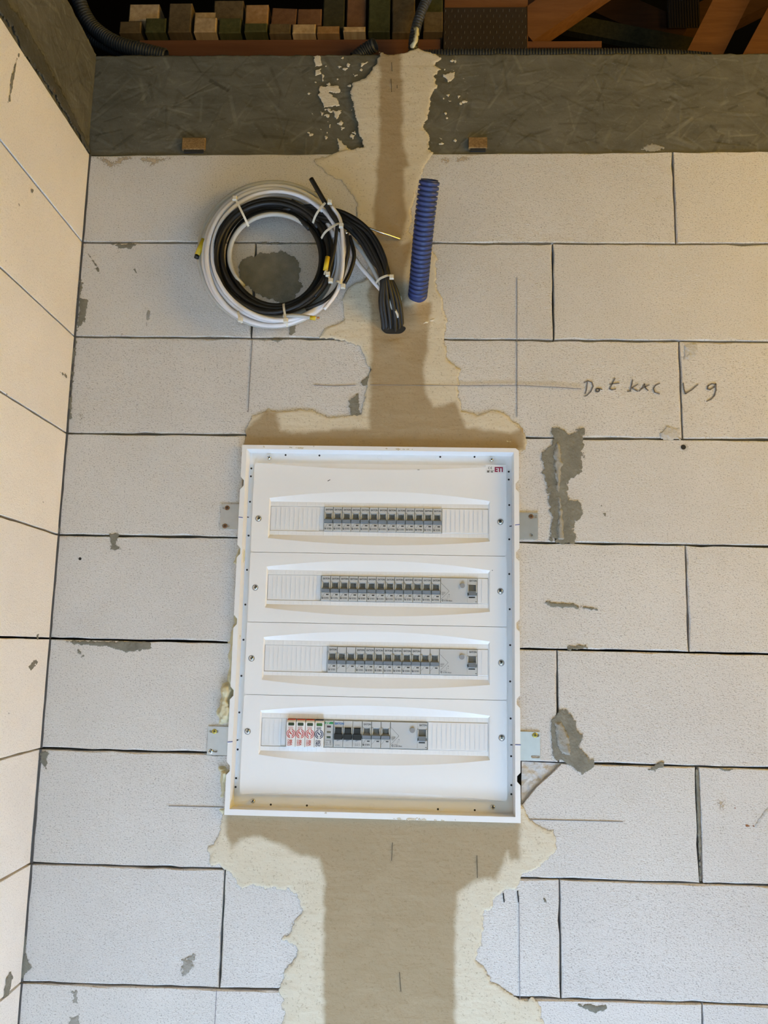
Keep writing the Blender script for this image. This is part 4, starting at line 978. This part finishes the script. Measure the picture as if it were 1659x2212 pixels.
def rcd(x, z, w, lab):
    r = empty('residual_current_device', (x, YD, z)); tag(r, lab, 'circuit breaker', 'residual current devices')
    B = MB(); zb, zt = MH * .32, MH * .74; tx0, tx1 = w * .735, w * .985
    B.cbox(.0002, tx0, 0, .008, 0, MH, .0004); B.cbox(tx0, w - .0003, 0, .008, 0, zb, .0004); B.cbox(tx0, w - .0003, 0, .008, zt, MH, .0004); B.box(tx0, w - .0003, .0055, .008, zb, zt)
    for a in (tx0 - .0002, tx1 - .0018): B.cbox(a, a + .0022, -.0016, .008, zb + .005, zt, .0005)
    B.build('body', M_GREY, r)
    T = MB(); a, b = tx0 + .0022, tx1 - .002
    T.cbox(a, b, .001, .0058, zb + .008, zt - .0006, .0004); T.cbox(a - .0004, b + .0004, -.005, .0058, zb - .001, zb + .0085, .0008); T.build('toggle', M_TOGGLE, r)
    MB().disc(w * .595, MH * .70, .0047, -.0026, .002, 20).build('test_button', M_RECESS, r)
    MB().box(tx0 + .0024, tx1 - .003, -.0003, .002, MH * .215, MH * .262).build('indicator_window', M_BLACK, r)
    P = MB(); P.stroke([(.0006, MH * .80), (w * .235, MH * .47), (.0010, MH * .14)], .0004, -.0002, .0006); P.stroke([(.0004, MH * .80), (.0004, MH * .99)], .0004, -.0002, .0006)
    P.text('EATON', w * .885, MH * .87, .0044, -.0003, bold=0.03, sx=.92)
    P.arc(.0042, MH * .10, .0010, .0019, 20, 340, -.0003, .0004, 10); P.box(.0075, .0135, -.0003, .0004, MH * .135, MH * .143); P.text('In 40A 30mA', w * .215, MH * .065, .0028, -.0003, bold=0.02); 
    for k in range(4): P.box(.002, .002 + (.0075, .007, .0055, .004)[k], -.0002, .0004, MH * (.42 - .035 * k), MH * (.43 - .035 * k))
    P.box(w * .19, w * .194, -.0002, .0004, MH * .18, MH * .30); P.arc(w * .235, MH * .33, .0006, .0011, 0, 360, -.0002, .0004, 8); P.box(w * .225, w * .245, -.0002, .0004, MH * .24, MH * .255); P.box(w * .95, w * .985, -.0002, .0004, MH * .05, MH * .075)
    P.build('marking', M_INK, r)['kind'] = 'stuff'
    return r
ORD = ['first', 'second', 'third', 'fourth', 'fifth', 'sixth', 'seventh', 'eighth', 'ninth', 'tenth', 'eleventh', 'twelfth', 'thirteenth']
def zrow(i): return RZ[i] - MH / 2
xr = [W(700, 1125, YD)[0], W(694, 1272, YD)[0], W(708, 1425, YD)[0]]
for i, nm in ((0, 'top'), (1, 'second')):
    for k in range(13):
        breaker(xr[i] + k * MW, zrow(i), f'{ORD[k]} single-pole grey breaker from the left in the {nm} row of the board', f'breakers in the {nm} row')
x = xr[2]
breaker(x, zrow(2), 'three-pole grey breaker at the left end of the third row', 'three-pole breakers', 3)
for k in range(6): breaker(x + (3 + k) * MW, zrow(2), f'{ORD[k]} single-pole grey breaker from the left in the third row of the board', 'breakers in the third row')
breaker(x + 9 * MW, zrow(2), 'three-pole grey breaker beside the wide device in the third row', 'three-pole breakers', 3)
rcd(xr[1] + 13 * MW, zrow(1), W(1031, 1274, YD)[0] - xr[1] - 13 * MW, 'wide grey residual current device with round test button in the second row')
rcd(xr[2] + 12 * MW, zrow(2), W(1031, 1430, YD)[0] - xr[2] - 12 * MW, 'wide grey residual current device with round test button in the third row')
# bottom row
x4 = W(619, 1583, 0.004)[0]; z4 = zrow(3)
def spd(x, z, ink, pale, lcd, txt, lab):
    r = empty('surge_arrester', (x, 0.002, z)); tag(r, lab, 'surge arrester', 'surge arresters in the bottom row')
    w = MW - 0.0006; H = MH * 1.03
    B = MB(); B.add([(0, 0, 0), (w, 0, 0), (w, 0, H * .93), (0, 0, H * .93), (w - .0008, .004, H), (.0008, .004, H), (0, .0155, 0), (w, .0155, 0), (w, .0155, H), (0, .0155, H)],
        [(0, 1, 2, 3), (3, 2, 4, 5), (0, 6, 7, 1), (0, 3, 5, 9, 6), (1, 7, 8, 4, 2), (5, 4, 8, 9), (6, 9, 8, 7)]); beveled(B.build('body', M_WHITE2, r), .0005, 1)
    MB().add([(.0006, .0030, H * .985), (w - .0006, .0030, H * .985), (w - .001, .0038, H + .0008), (.001, .0038, H + .0008), (.001, .012, H + .0008), (w - .001, .012, H + .0008)], [(0, 1, 2, 3), (3, 2, 5, 4)]).build('coloured_cap', ink, r)
    MB().prism(rrect(w * .18, w * .82, H * .785, H * .895, .0012, 3), -.0004, .002).build('status_window', lcd, r)
    P = MB(); cx, cz = w / 2, H * .485
    P.arc(cx, cz, .0069, .0081, 100, 260, -.0004, .0004, 14); P.arc(cx, cz, .0069, .0081, -80, 80, -.0004, .0004, 14)
    P.arc(cx, cz, .0041, .0055, 110, 250, -.0004, .0004, 12); P.arc(cx, cz, .0041, .0055, -70, 70, -.0004, .0004, 12)
    P.prism([(cx - .0029, cz + .0022), (cx - .0005, cz + .0030), (cx - .0002, cz + .0008), (cx + .0012, cz + .001), (cx + .0028, cz - .0026), (cx + .0003, cz - .0006), (cx - .0008, cz - .0008)], -.0004, .0004)
    P.text(txt, w * .66, H * .155, .0062, -.0005, rot=math.pi / 2, bold=.03)
    P.build('marking', ink, r)['kind'] = 'stuff'
    Q = MB(); Q.text('OBO', w * .36, H * .155, .0052, -.0005, rot=math.pi / 2, bold=.02)
    a, b, c, d = w * .22, w * .70, H * .665, H * .735
    for q in ((a, b, d - .0005, d), (a, b, c, c + .0005), (a, a + .0005, c, d), (b - .0005, b, c, d)): Q.box(q[0], q[1], -.0004, .0004, q[2], q[3])
    Q.text('N-PE' if ink is M_NAVY else 'L-N', (a + b) / 2, c + .0009, .0026, -.0005, bold=.02)
    Q.build('marking', pale, r)['kind'] = 'stuff'
for k in range(3): spd(x4 + k * MW, z4 - .001, M_RED, M_PINK, M_LCD, 'V50', f'white surge arrester with a red ring emblem, {ORD[k]} of the three red ones')
spd(x4 + 3 * MW, z4 - .001, M_NAVY, M_NAVY, M_LCDG, 'C50', 'white surge arrester with a navy ring emblem and green window')
# phase indicator
x5 = W(701, 1583, YD)[0]
r = empty('phase_indicator', (x5, YD, z4)); tag(r, 'narrow grey phase indicator with a green label and three small windows', 'indicator module')
w = W(719.5, 1583, YD)[0] - x5
MB().cbox(.0002, w - .0002, 0, .008, 0, MH, .0004).build('body', M_GREY, r)
MB().box(.0003, w - .0004, -.0002, .0006, MH * .865, MH * .945).build('green_band', M_GREEN, r)
q = MB(); q.prism([(.0018, MH * .868), (w * .44, MH * .868), (w * .58, MH * .942), (.0018, MH * .942)], -.0004, .0004); q.build('badge_field', M_WHITE2, r)
MB().text('F&F', w * .29, MH * .875, .0038, -.0006, bold=.03).build('lettering', M_GREEN, r)
for zf, m_ in ((.765, M_LCDR), (.555, M_LCDO), (.36, M_LCD)): MB().box(w * .27, w * .73, -.0004, .001, MH * (zf - .037), MH * (zf + .037)).build('indicator_lamp', m_, r)
P = MB()
for zf in (.675, .475, .285): P.box(.0002, w - .0002, -.0001, .0005, MH * zf, MH * zf + .0003)
P.box(w * .2, w * .8, -.0003, .0004, MH * .225, MH * .24); P.arc(w * .22, MH * .155, .0010, .0015, 100, 260, -.0003, .0004, 8); P.arc(w * .38, MH * .155, .0010, .0015, 100, 260, -.0003, .0004, 8); P.box(w * .31, w * .38, -.0003, .0004, MH * .151, MH * .159)
P.stroke([(w * .62, MH * .125), (w * .78, MH * .185)], .0004, -.0003, .0004); P.stroke([(w * .62, MH * .185), (w * .78, MH * .125)], .0004, -.0003, .0004); P.box(w * .62, w * .78, -.0003, .0004, MH * .19, MH * .2)
P.text('LK-713', w * .48, MH * .055, .0036, -.0004); P.build('marking', M_INKL, r)['kind'] = 'stuff'
# three-pole main switch with black toggles
x6 = W(721, 1584, YD)[0]; r = empty('main_switch', (x6, YD, z4)); tag(r, 'three-pole switch with black toggles and blue lettering in the bottom row', 'switch')
for k in range(3):
    B, T, Wd, P = pole_parts(lab=True, black=True)
    child('body', mesh_of(('body', 'k'), B, M_GREY), r, (k * MW, 0, 0)); child('toggle', mesh_of(('toggle', 'k'), T, M_BLACK), r, (k * MW, 0, 0)); child('marking', mesh_of(('marking', 'k'), P, M_RECESS), r, (k * MW, 0, 0))
MB().text('EATON', MW * .58, MH * .855, .0050, -.0004, bold=.035).build('lettering', M_BLUEINK, r)
P = MB(); P.text('In 100A', MW * .45, MH * .045, .0028, -.0004)
for k in range(3): P.arc(2 * MW + MW * (.42 + .2 * k), MH * .12, .0016, .0020, 100, 260, -.0003, .0003, 8)
P.build('marking', M_INKL, r)['kind'] = 'stuff'
x7 = x6 + 3 * MW + .0002
breaker(x7, z4, 'three-pole grey breaker beside the black toggles in the bottom row', 'three-pole breakers', 3)
x8 = x7 + 3 * MW; rcd(x8, z4, W(923, 1590, YD)[0] - x8, 'wide grey residual current device with round test button in the bottom row')

# ================================================================ CABLES ON THE WALL
coil = empty('cable_coil', tuple(W(590, 550, -0.03)))
tag(coil, 'tied coil of black and pale grey electrical cables hanging above the board', 'cable coil')
CO = []
CY = -0.042
def P3(u, v, y): return tuple(W(u, v, y))
def loop(cu, cv, ru, rv, y, a0, a1, wob=0.0, ph=0.0, n=72, yamp=0.004, tilt=0.0):
    out = []
    for i in range(n + 1):
        a = math.radians(a0 + (a1 - a0) * i / n); k = 1 + wob * math.sin(2 * a + ph) + 0.5 * wob * math.sin(3 * a + 2 * ph)
        u = cu + ru * k * math.cos(a); v = cv - rv * k * math.sin(a)
        out.append(P3(u + 4 * (i / n - .5), v, y + yamp * math.sin(a * 2 + ph) + (.5 - i / n) * .006 + .02 * (max(0, i / n - .93) / .07) ** 2))
    return out
def cable(pts, mat, dia, label=None, sides=10):
    mb = MB(); tube(mb, pts, dia / 2, sides); o = mb.build('cable', mat); 
    if label: o['label'] = label
    CO.append(o); return o
D = 0.0094
black, pale = 'black sheathed cable', None
# pale cables: outer turns
for (cu, cv, ru, rv, y, wob, ph, m_) in (
        (590, 549, 159, 156, -0.020, .010, 0.3, M_CGREY), (592, 552, 150, 152, -0.034, .014, 1.2, M_CWHITE), (586, 545, 147, 143, -0.026, .012, 2.0, M_CGREY), (596, 552, 146, 143, -0.046, .016, 3.0, M_CWHITE),
        (588, 556, 143, 146, -0.050, .010, 4.2, M_CWHITE), (593, 548, 137, 134, -0.022, .012, 5.1, M_CGREY), (598, 556, 126, 132, -0.018, .012, 0.9, M_CGREY), (592, 546, 132, 128, -0.046, .014, 0.2, M_CWHITE),
        (600, 552, 138, 140, -0.056, .014, 2.6, M_CWHITE)):
    st = random.uniform(12, 48); cable(loop(cu, cv, ru, rv, y, st, st + 374, wob, ph), m_, D, 'light grey sheathed cable' if m_ is M_CGREY else 'white sheathed cable')
for (cu, cv, ru, rv, y, wob, ph) in ((590, 553, 126, 123, -0.056, .012, 2.2), (588, 556, 120, 119, -0.060, .014, 0.6), (594, 553, 115, 112, -0.052, .012, 3.4), (588, 557, 109, 113, -0.042, .012, 1.4), (594, 560, 103, 105, -0.034, .012, 4.0), (586, 560, 117, 121, -0.028, .012, 5.2), (594, 558, 98, 102, -0.046, .014, 2.9)):
    st = random.uniform(12, 48); cable(loop(cu, cv, ru, rv, y, st, st + 374, wob, ph), M_CBLACK, D, black)
# inner pale turn, left arc only
cable(loop(594, 552, 99, 90, -0.05, 50, 225, .01, 1.0), M_CGREY, D, 'light grey sheathed cable')
# tail: black strands sweeping from the top of the coil down into the wall
hx = [(828, 716), (838, 721), (846, 724), (854, 724), (862, 719), (868, 712), (834, 712), (850, 716), (858, 712), (843, 714)]
for i, (hu, hv) in enumerate(hx):
    k = i / 9.0; du = (i % 5) * 7 - 8; dv = (i % 3) * 6
    pts = [P3(612 + 14 * i % 40, 452 - 6 * (i % 4), -0.050), P3(690 + du, 446 + dv + 8 * (i % 4), -0.052), P3(738 + du, 462 + dv + 5 * (i % 4), -0.056), P3(783 + du, 505 + dv, -0.056 + .004 * (i % 3)), P3(815 + du * .8, 560 + dv * .7, -0.052 + .005 * (i % 3)), P3(822 + (hu - 838) * .5 + 8, 605, -0.047 + .006 * (i % 3)),
           P3(hu - 6, 650, -0.032 + .005 * (i % 3)), P3(hu, 696, -0.008 + .003 * (i % 3)), P3(hu, hv, 0.006), P3(hu, hv + 2, 0.03)]
    cable(catmull(pts, 6), M_CBLACK, D * 0.95, black, 8)
for i, pts in enumerate(([(748, 525), (775, 570), (805, 606), (832, 640), (852, 690), (856, 716)], [(757, 512), (790, 555), (815, 600), (846, 660), (862, 690), (862, 714)])):
    cable(catmull([P3(u, v, y) for (u, v), y in zip(pts, (-.03, -.034, -.034, -.026, -.006, .02))], 6), (M_CWHITE, M_CGREY)[i], D * .9, 'white sheathed cable' if i == 0 else 'light grey sheathed cable', 8)
# thin straggling pieces on the right of the coil
cable(catmull([P3(672, 386, -.075), P3(690, 417, -.074), P3(716, 462, -.070), P3(730, 482, -.066), P3(737, 500, -.064)], 6), M_CBLACK, D, 'loose black cable end sticking up from the coil')
cable(catmull([P3(749, 502, -.066), P3(752, 540, -.066), P3(744, 580, -.064), P3(730, 620, -.062), P3(700, 650, -.06), P3(660, 668, -.058)], 6), M_CBLACK, D * .8, black)
cable(catmull([P3(755, 510, -.055), P3(765, 550, -.054), P3(757, 585, -.054), P3(744, 612, -.056)], 6), M_CBLACK, D * .85, black)
cable(catmull([P3(729, 482, -.070), P3(722, 540, -.07), P3(712, 580, -.068), P3(700, 615, -.064), P3(680, 640, -.06)], 6), M_CBLACK, D * .7, black)
cable(catmull([P3(716, 445, -.07), P3(736, 480, -.068), P3(741, 560, -.068), P3(735, 610, -.066), P3(722, 640, -.064), P3(700, 668, -.062)], 6), M_CWHITE, D * .8, 'white sheathed cable')
cable(catmull([P3(428, 545, -.03), P3(440, 515, -.03), P3(452, 490, -.028), P3(470, 462, -.026)], 6), M_CGREY, D, 'light grey cable end with yellow tape')
cable(catmull([P3(612, 682, -.064), P3(640, 682, -.066), P3(684, 687, -.066)], 6), M_CGREY, D * .8, 'short grey cable end with yellow tape')
def ring_at(pts, rad, mat, name, sides=10, length=.012):
    mb = MB(); tube(mb, pts, rad, sides); o = mb.build(name, mat); CO.append(o); return o
ring_at([P3(426, 551, -.03), P3(440, 517, -.03)], D * .56, M_TAPE, 'yellow_tape'); ring_at([P3(424, 558, -.03), P3(426.5, 550, -.03)], D * .5, M_CBLACK, 'cable_core')
ring_at([P3(708, 555, -.072), P3(703, 584, -.072)], D * .5, M_TAPE, 'yellow_tape'); ring_at([P3(670, 686, -.066), P3(682, 687.5, -.066)], D * .44, M_TAPE, 'yellow_tape'); ring_at([P3(682, 687, -.066), P3(690, 686, -.067)], D * .2, M_COPPER, 'cable_core')
ring_at([P3(749, 500, -.068), P3(749, 506, -.067)], D * .3, M_STEEL, 'cable_core')
# ties: flat bands over the front of the bundle with their heads
def tie(a, b, y0, bow, head, w=0.0042, ext=None):
    A = np.array(P3(*a, y0)); Bp = np.array(P3(*b, y0)); d = Bp - A; L = np.linalg.norm(d); d /= L; n = np.array([-d[2], 0, d[0]])
    mb = MB(); N = 12; V = []; ring = []
    for i in range(N + 1):
        t = i / N; c = A + d * L * t; c = c + np.array([0, -bow * (1 - abs(2 * t - 1) ** 3), 0])
        V += [c + n * w / 2 + np.array([0, -.0006, 0]), c - n * w / 2 + np.array([0, -.0006, 0]), c - n * w / 2 + np.array([0, .0006, 0]), c + n * w / 2 + np.array([0, .0006, 0])]
    F = [(4 * i + k, 4 * i + (k + 1) % 4, 4 * i + 4 + (k + 1) % 4, 4 * i + 4 + k) for i in range(N) for k in range(4)] + [(0, 3, 2, 1), (4 * N, 4 * N + 1, 4 * N + 2, 4 * N + 3)]
    mb.add(V, F); o = mb.build('cable_tie', M_TIE); CO.append(o)
    h = np.array(P3(*head, y0 - bow - .001)); hb = MB(); hb.cbox(h[0] - .0042, h[0] + .0042, h[1] - .003, h[1] + .004, h[2] - .0042, h[2] + .0042, .001); q = hb.build('tie_head', M_TIE); q.parent = o
    if ext:
        e = MB(); tube(e, [tuple(h), P3(*ext, y0 - bow - .004)], .0013, 5); q = e.build('tie_tail', M_TIE); q.parent = o
tie((503, 420), (537, 489), -.060, .014, (507, 428)); tie((676, 482), (714, 434), -.062, .016, (712, 436), ext=(709, 426)); tie((694, 515), (742, 484), -.062, .016, (737, 487))
tie((707, 598), (714, 606), -.062, .010, (714, 606)); tie((724, 610), (743, 620), -.060, .012, (741, 618), ext=(745, 622)); tie((613, 656), (621, 706), -.060, .014, (617, 692)); tie((515, 672), (522, 698), -.058, .012, (519, 690))
tie((812, 612), (846, 598), -.050, .014, (846, 598)); tie((712, 586), (700, 598), -.060, .014, (708, 592), w=.003)
cb = coil.location
for o in CO:
    if o.parent is None: o.parent = coil; o.matrix_parent_inverse = Matrix.Translation(-cb)
# steel rod in the wall that carries the coil
mb = MB(); tube(mb, [P3(876, 516, .03), P3(868, 517, .002), P3(862, 516, -.006), P3(800, 494, -.028), P3(768, 480, -.036), P3(730, 464, -.037)], .0022, 8)
rod = mb.build('steel_rod', M_STEEL); origin_to(rod, P3(868, 517, 0)); tag(rod, 'thin bright steel rod driven into the wall to carry the cable coil', 'rod')
# blue corrugated conduit standing out of the plaster
conduit = corrugated('blue_conduit', [P3(902, 652, 0.03), P3(902, 641, 0.0), P3(905, 610, -.03), P3(912, 530, -.085), P3(919, 460, -.125), P3(929.5, 377, -.165)],   .0188, .0086, .0030, M_BLUEC, sides=24)
origin_to(conduit, P3(902, 641, 0)); tag(conduit, 'blue corrugated conduit end sticking out of the plaster beside the cables', 'conduit')

# ================================================================ ON TOP OF THE WALL
ztop = TOP
plank_y0 = 0.065
pz1 = W(600, 85, plank_y0)[2]
def plank(u0, u1, y0, y1, z0, z1, lab):
    a = W(u0, 95, y0)[0]; b = W(u1, 95, y0)[0]
    o = MB().cbox(a, b, y0, y1, z0, z1, .0015).build('plank', M_PLANK); origin_to(o, ((a + b) / 2, (y0 + y1) / 2, z0)); tag(o, lab, 'plank', 'planks lying on the wall'); return o
plank(300, 952, plank_y0, .235, ztop + .002, pz1, 'long red-brown plank lying on the beam under the stacked battens')
plank(1136, 1300, plank_y0, .20, W(1200, 101.5, plank_y0)[2], W(1200, 88, plank_y0)[2], 'short red-brown plank piece to the right of the dark nail plate')
o = MB().cbox(W(1120, 95, .07)[0], W(1310, 95, .07)[0], .075, .2, ztop + .002, W(1200, 101.5, plank_y0)[2] - .0004, .001).build('bearer', WOOD['dark']); origin_to(o, (W(1200, 95, .07)[0], .13, ztop)); tag(o, 'dark timber bearer under the short plank piece', 'bearer')
# battens: (u0, v0, u1, v1, wood, tier, label); v1 is the lower front arris, tiers stand one on the other
bat = [
 (257, 45, 305, 68, 'brown', 0, 'lowest dark brown batten at the left end of the stack'),
 (313, 38, 359, 68, 'green', 0, 'dark green batten next to the left end of the stack'),
 (362, 6, 415, 68, 'brown', 0, 'tall brown-green batten, third from the left in the stack'),
 (418, 37, 468, 68, 'tan', 0, 'pale tan batten in the lower layer beneath a brighter tan one'),
 (472, 38, 521, 69, 'green', 0, 'dark green batten between two tan ones in the lower layer'),
 (527, 49, 577, 70, 'green', 0, 'mossy green batten in the middle of the lower layer'),
 (581, 50, 628, 71, 'brown', 0, 'olive brown batten left of a pair of tan ends in the lower layer'),
 (631, 51, 682, 72, 'tan', 0, 'left of two neighbouring tan batten ends in the lower layer'),
 (684, 55, 733, 73, 'orange', 0, 'right of two neighbouring tan batten ends, more orange'),
 (741, 66, 789, 76, 'tan', 0, 'low pale tan batten near the plain conduit end'),
 (795, -40, 844, 76, 'green', 0, 'tall green batten to the right of the low pale one'),
 (847, 22, 897, 76, 'brown', 0, 'brown batten behind the upright conduit'),
 (914, 24, 957, 76, 'brown', 0, 'brown batten between the upright conduit and the nail plate'),
 (278, 8, 344, 36, 'tan', 1, 'single pale batten lying loose on the upper left of the stack'),
 (420, 26, 468, 36, 'tan', 1, 'thin tan batten squeezed above a tan one'),
 (461, 0, 526, 36.5, 'brown', 1, 'wide brown batten resting above two lower ones'),
 (529, 9, 580, 47, 'orange', 1, 'orange tan batten in the upper layer, tallest of its group'),
 (585, 18, 640, 48.5, 'red', 1, 'tilted reddish batten in the upper layer'),
 (642, 18, 695, 49.5, 'red', 1, 'second reddish batten in the upper layer'),
 (697, -10, 745, 53.5, 'dark', 1, 'dark weathered batten above the orange one'),
 (748, -10, 791, 64, 'red', 1, 'dark red-brown batten above the low pale one'),
 (847, -20, 897, 20, 'brown', 1, 'upper brown batten directly behind the conduit top'),
 (912, -20, 957, 22, 'green', 1, 'upper green batten left of the nail plate'),
]
tops = []
for (u0, v0, u1, v1, wd, tier, lab) in bat:
    yf = plank_y0 - 0.022 + random.uniform(-.002, .004) + (0.006 if tier else 0)
    a = W(u0, v1, yf); b = W(u1, v0, yf); z0 = pz1 + .0003 if tier == 0 else a[2]; z1 = b[2]
    z1 = max(z1, z0 + .012)
    if tier == 0: tops.append((a[0], b[0], z1))
    else:
        und = [t for x0_, x1_, t in tops if x0_ < b[0] - .004 and x1_ > a[0] + .004]
        if und: z0 = max(und) + .0004
    mb = MB().cbox(a[0], b[0], yf, 0.62 + random.uniform(-.05, .1), z0, max(z1, z0 + .012), .0022)
    o = mb.build('batten', WOOD[wd]); origin_to(o, ((a[0] + b[0]) / 2, .3, z0))
    if 'tilted' in lab: o.rotation_euler = (0, math.radians(3.0), 0); o.location.z += .0015
    tag(o, lab, 'batten', 'stacked batten ends')
# roof truss with its toothed plate
truss = empty('roof_truss', (W(1050, 100, .1)[0], .1, ztop)); tag(truss, 'orange timber roof truss with a dark toothed connector plate on top of the wall', 'roof truss')
TR = []
def beam3(pa, pb, y0, y1, wdt, mat, name):            # board in a plane parallel to the wall between two photo points, width in metres
    a = W(*pa, y0); b = W(*pb, y0); d = np.array([b[0] - a[0], b[2] - a[2]]); d /= np.linalg.norm(d); n = np.array([-d[1], d[0]]) * wdt / 2
    c = [(a[0] + n[0], a[2] + n[1]), (b[0] + n[0], b[2] + n[1]), (b[0] - n[0], b[2] - n[1]), (a[0] - n[0], a[2] - n[1])]
    o = MB().prism(c, y0, y1).build(name, mat); return o
p = W(959, 16, .058); q = W(1139, 108, .058)
TR.append(MB().cbox(W(960, 0, .062)[0], W(1140, 0, .062)[0], .062, .107, ztop + .002, W(1000, -110, .062)[2], .001).build('heel_block', M_TRUSS))
pl = MB().box(p[0], q[0], .0585, .0605, ztop + .004, p[2]).build('connector_plate', M_PLATE); TR.append(pl)
st = MB(); nx, nz = 26, 11
for i in range(nx):
    for j in range(nz):
        x = p[0] + (i + .5) / nx * (q[0] - p[0]); z = ztop + .006 + (j + .5) / nz * (p[2] - ztop - .008)
        if (i + j) % 2 == 0: st.add([(x - .0008, .0585, z - .003), (x + .0008, .0585, z - .003), (x + .0008, .0585, z + .003), (x - .0008, .0585, z + .003), (x, .0570, z + .0032)], [(0, 1, 4), (1, 2, 4), (2, 3, 4), (3, 0, 4)])
t_ = st.build('plate_teeth', M_STUD, pl); t_['kind'] = 'stuff'
TR.append(beam3((1128, 62), (1569, -238), .062, .107, .075, M_TRUSS, 'web_member'))
TR.append(beam3((1085, 8), (1265, -144), .108, .15, .09, M_TRUSS, 'web_member'))
for o in TR: o.parent = truss; o.matrix_parent_inverse = Matrix.Translation(-truss.location)
def lone(name, o, lab, cat, group=None):
    tag(o, lab, cat, group); m = o.data.vertices; c = np.mean([v.co[:] for v in m], 0); zmin = min(v.co.z for v in m); origin_to(o, (c[0], c[1], zmin)); return o
lone('rafter', beam3((1115, -82), (1475, 75), .45, .52, .085, M_TRUSSD, 'rafter'), 'reddish board sloping down to the right behind the truss', 'rafter', 'roof timbers')
lone('rafter', beam3((1190, 40), (1560, 112), .42, .44, .05, WOOD['dark'], 'rafter'), 'dark olive board low behind the wall top, sloping right', 'rafter', 'roof timbers')
lone('rafter', beam3((1515, 130), (1730, -300), .20, .28, .078, M_TRUSS, 'rafter'), 'wide orange rafter rising to the right near the upper right corner', 'rafter', 'roof timbers')
lone('rafter', beam3((1625, 130), (1855, -300), .16, .24, .05, M_TRUSS, 'rafter'), 'orange rafter cut by the right edge in the upper right corner', 'rafter', 'roof timbers')
lone('rafter', beam3((1420, 90), (1720, -60), .55, .6, .1, M_TRUSSD, 'rafter'), 'reddish brace rising behind the wide orange rafter', 'rafter', 'roof timbers')
p = W(1440, 2, .44); q = W(1512, 62, .44)
o = MB(); o.box(p[0], q[0], .436, .438, q[2], p[2]); nx = 12
for i in range(nx):
    for j in range(10):
        x = p[0] + (i + .5) / nx * (q[0] - p[0]); z = q[2] + (j + .5) / 10 * (p[2] - q[2]); o.box(x - .0012, x + .0012, .4345, .436, z - .004, z + .004)
o = o.build('connector_plate', M_PLATE); lone('connector_plate', o, 'far dark toothed plate on the sloping boards in the upper right', 'connector plate')

# ---- dark conduits on the wall top
def cond(name, ctrl, r, lab, **k):
    o = corrugated(name, ctrl, r, .0062, .0018, M_GREYC, sides=16, **k); c = ctrl[-1]; origin_to(o, c); tag(o, lab, 'conduit', 'dark corrugated conduits on the wall top'); return o
r_ = .0155
cond('dark_conduit', [P3(150, -60, .02), P3(172, 5, .035), P3(188, 40, .045), P3(210, 66, .05), P3(250, 92, .045), P3(300, 107, .04), P3(360, 122, .04)], r_, 'dark corrugated conduit curving over the left corner of the wall top, upper one')
cond('dark_conduit', [P3(178, 40, .09), P3(196, 80, .085), P3(225, 97, .08), P3(262, 111, .08), P3(300, 123, .08)], .012, 'second dark conduit half hidden beneath the curving one in the corner')
cond('dark_conduit', [P3(765, 128, .045), P3(785, 112, .042), P3(800, 102, .036), P3(812, 96, .030)], .0145, 'short dark conduit end opening towards the room beside the plaster strip')
cond('dark_conduit', [P3(962, -130, .04), P3(940, -40, .02), P3(921, 0, .014), P3(908, 30, .012), P3(899, 60, .014), P3(893, 92, .02), P3(892, 115, .03)], .0105, 'upright dark conduit rising from the plaster strip')
zc_ = ztop + .0125
cond('dark_conduit', [(W(u, 105, .026)[0], y, zc_) for u, y in ((902, .03), (1000, .026), (1150, .026), (1300, .026), (1420, .028), (1540, .04))], .0115, 'long thin dark conduit lying along the wall top behind the beam edge')
# foam blob on the upright conduit
fb = MB(); tube(fb, resample([P3(899, 62, .0), P3(900, 75, -.002), P3(897, 88, -.002), P3(892, 98, 0), P3(890, 104, .004)], .004), .0045, 8)
fo = fb.build('foam_drip', M_FOAM)
for v in fo.data.vertices:
    v.co += Vector((random.gauss(0, .0012), random.gauss(0, .0012), random.gauss(0, .0016)))
origin_to(fo, P3(892, 104, .004)); tag(fo, 'cream foam drip clinging to the foot of the upright conduit', 'foam')
bpy.context.view_layer.update()
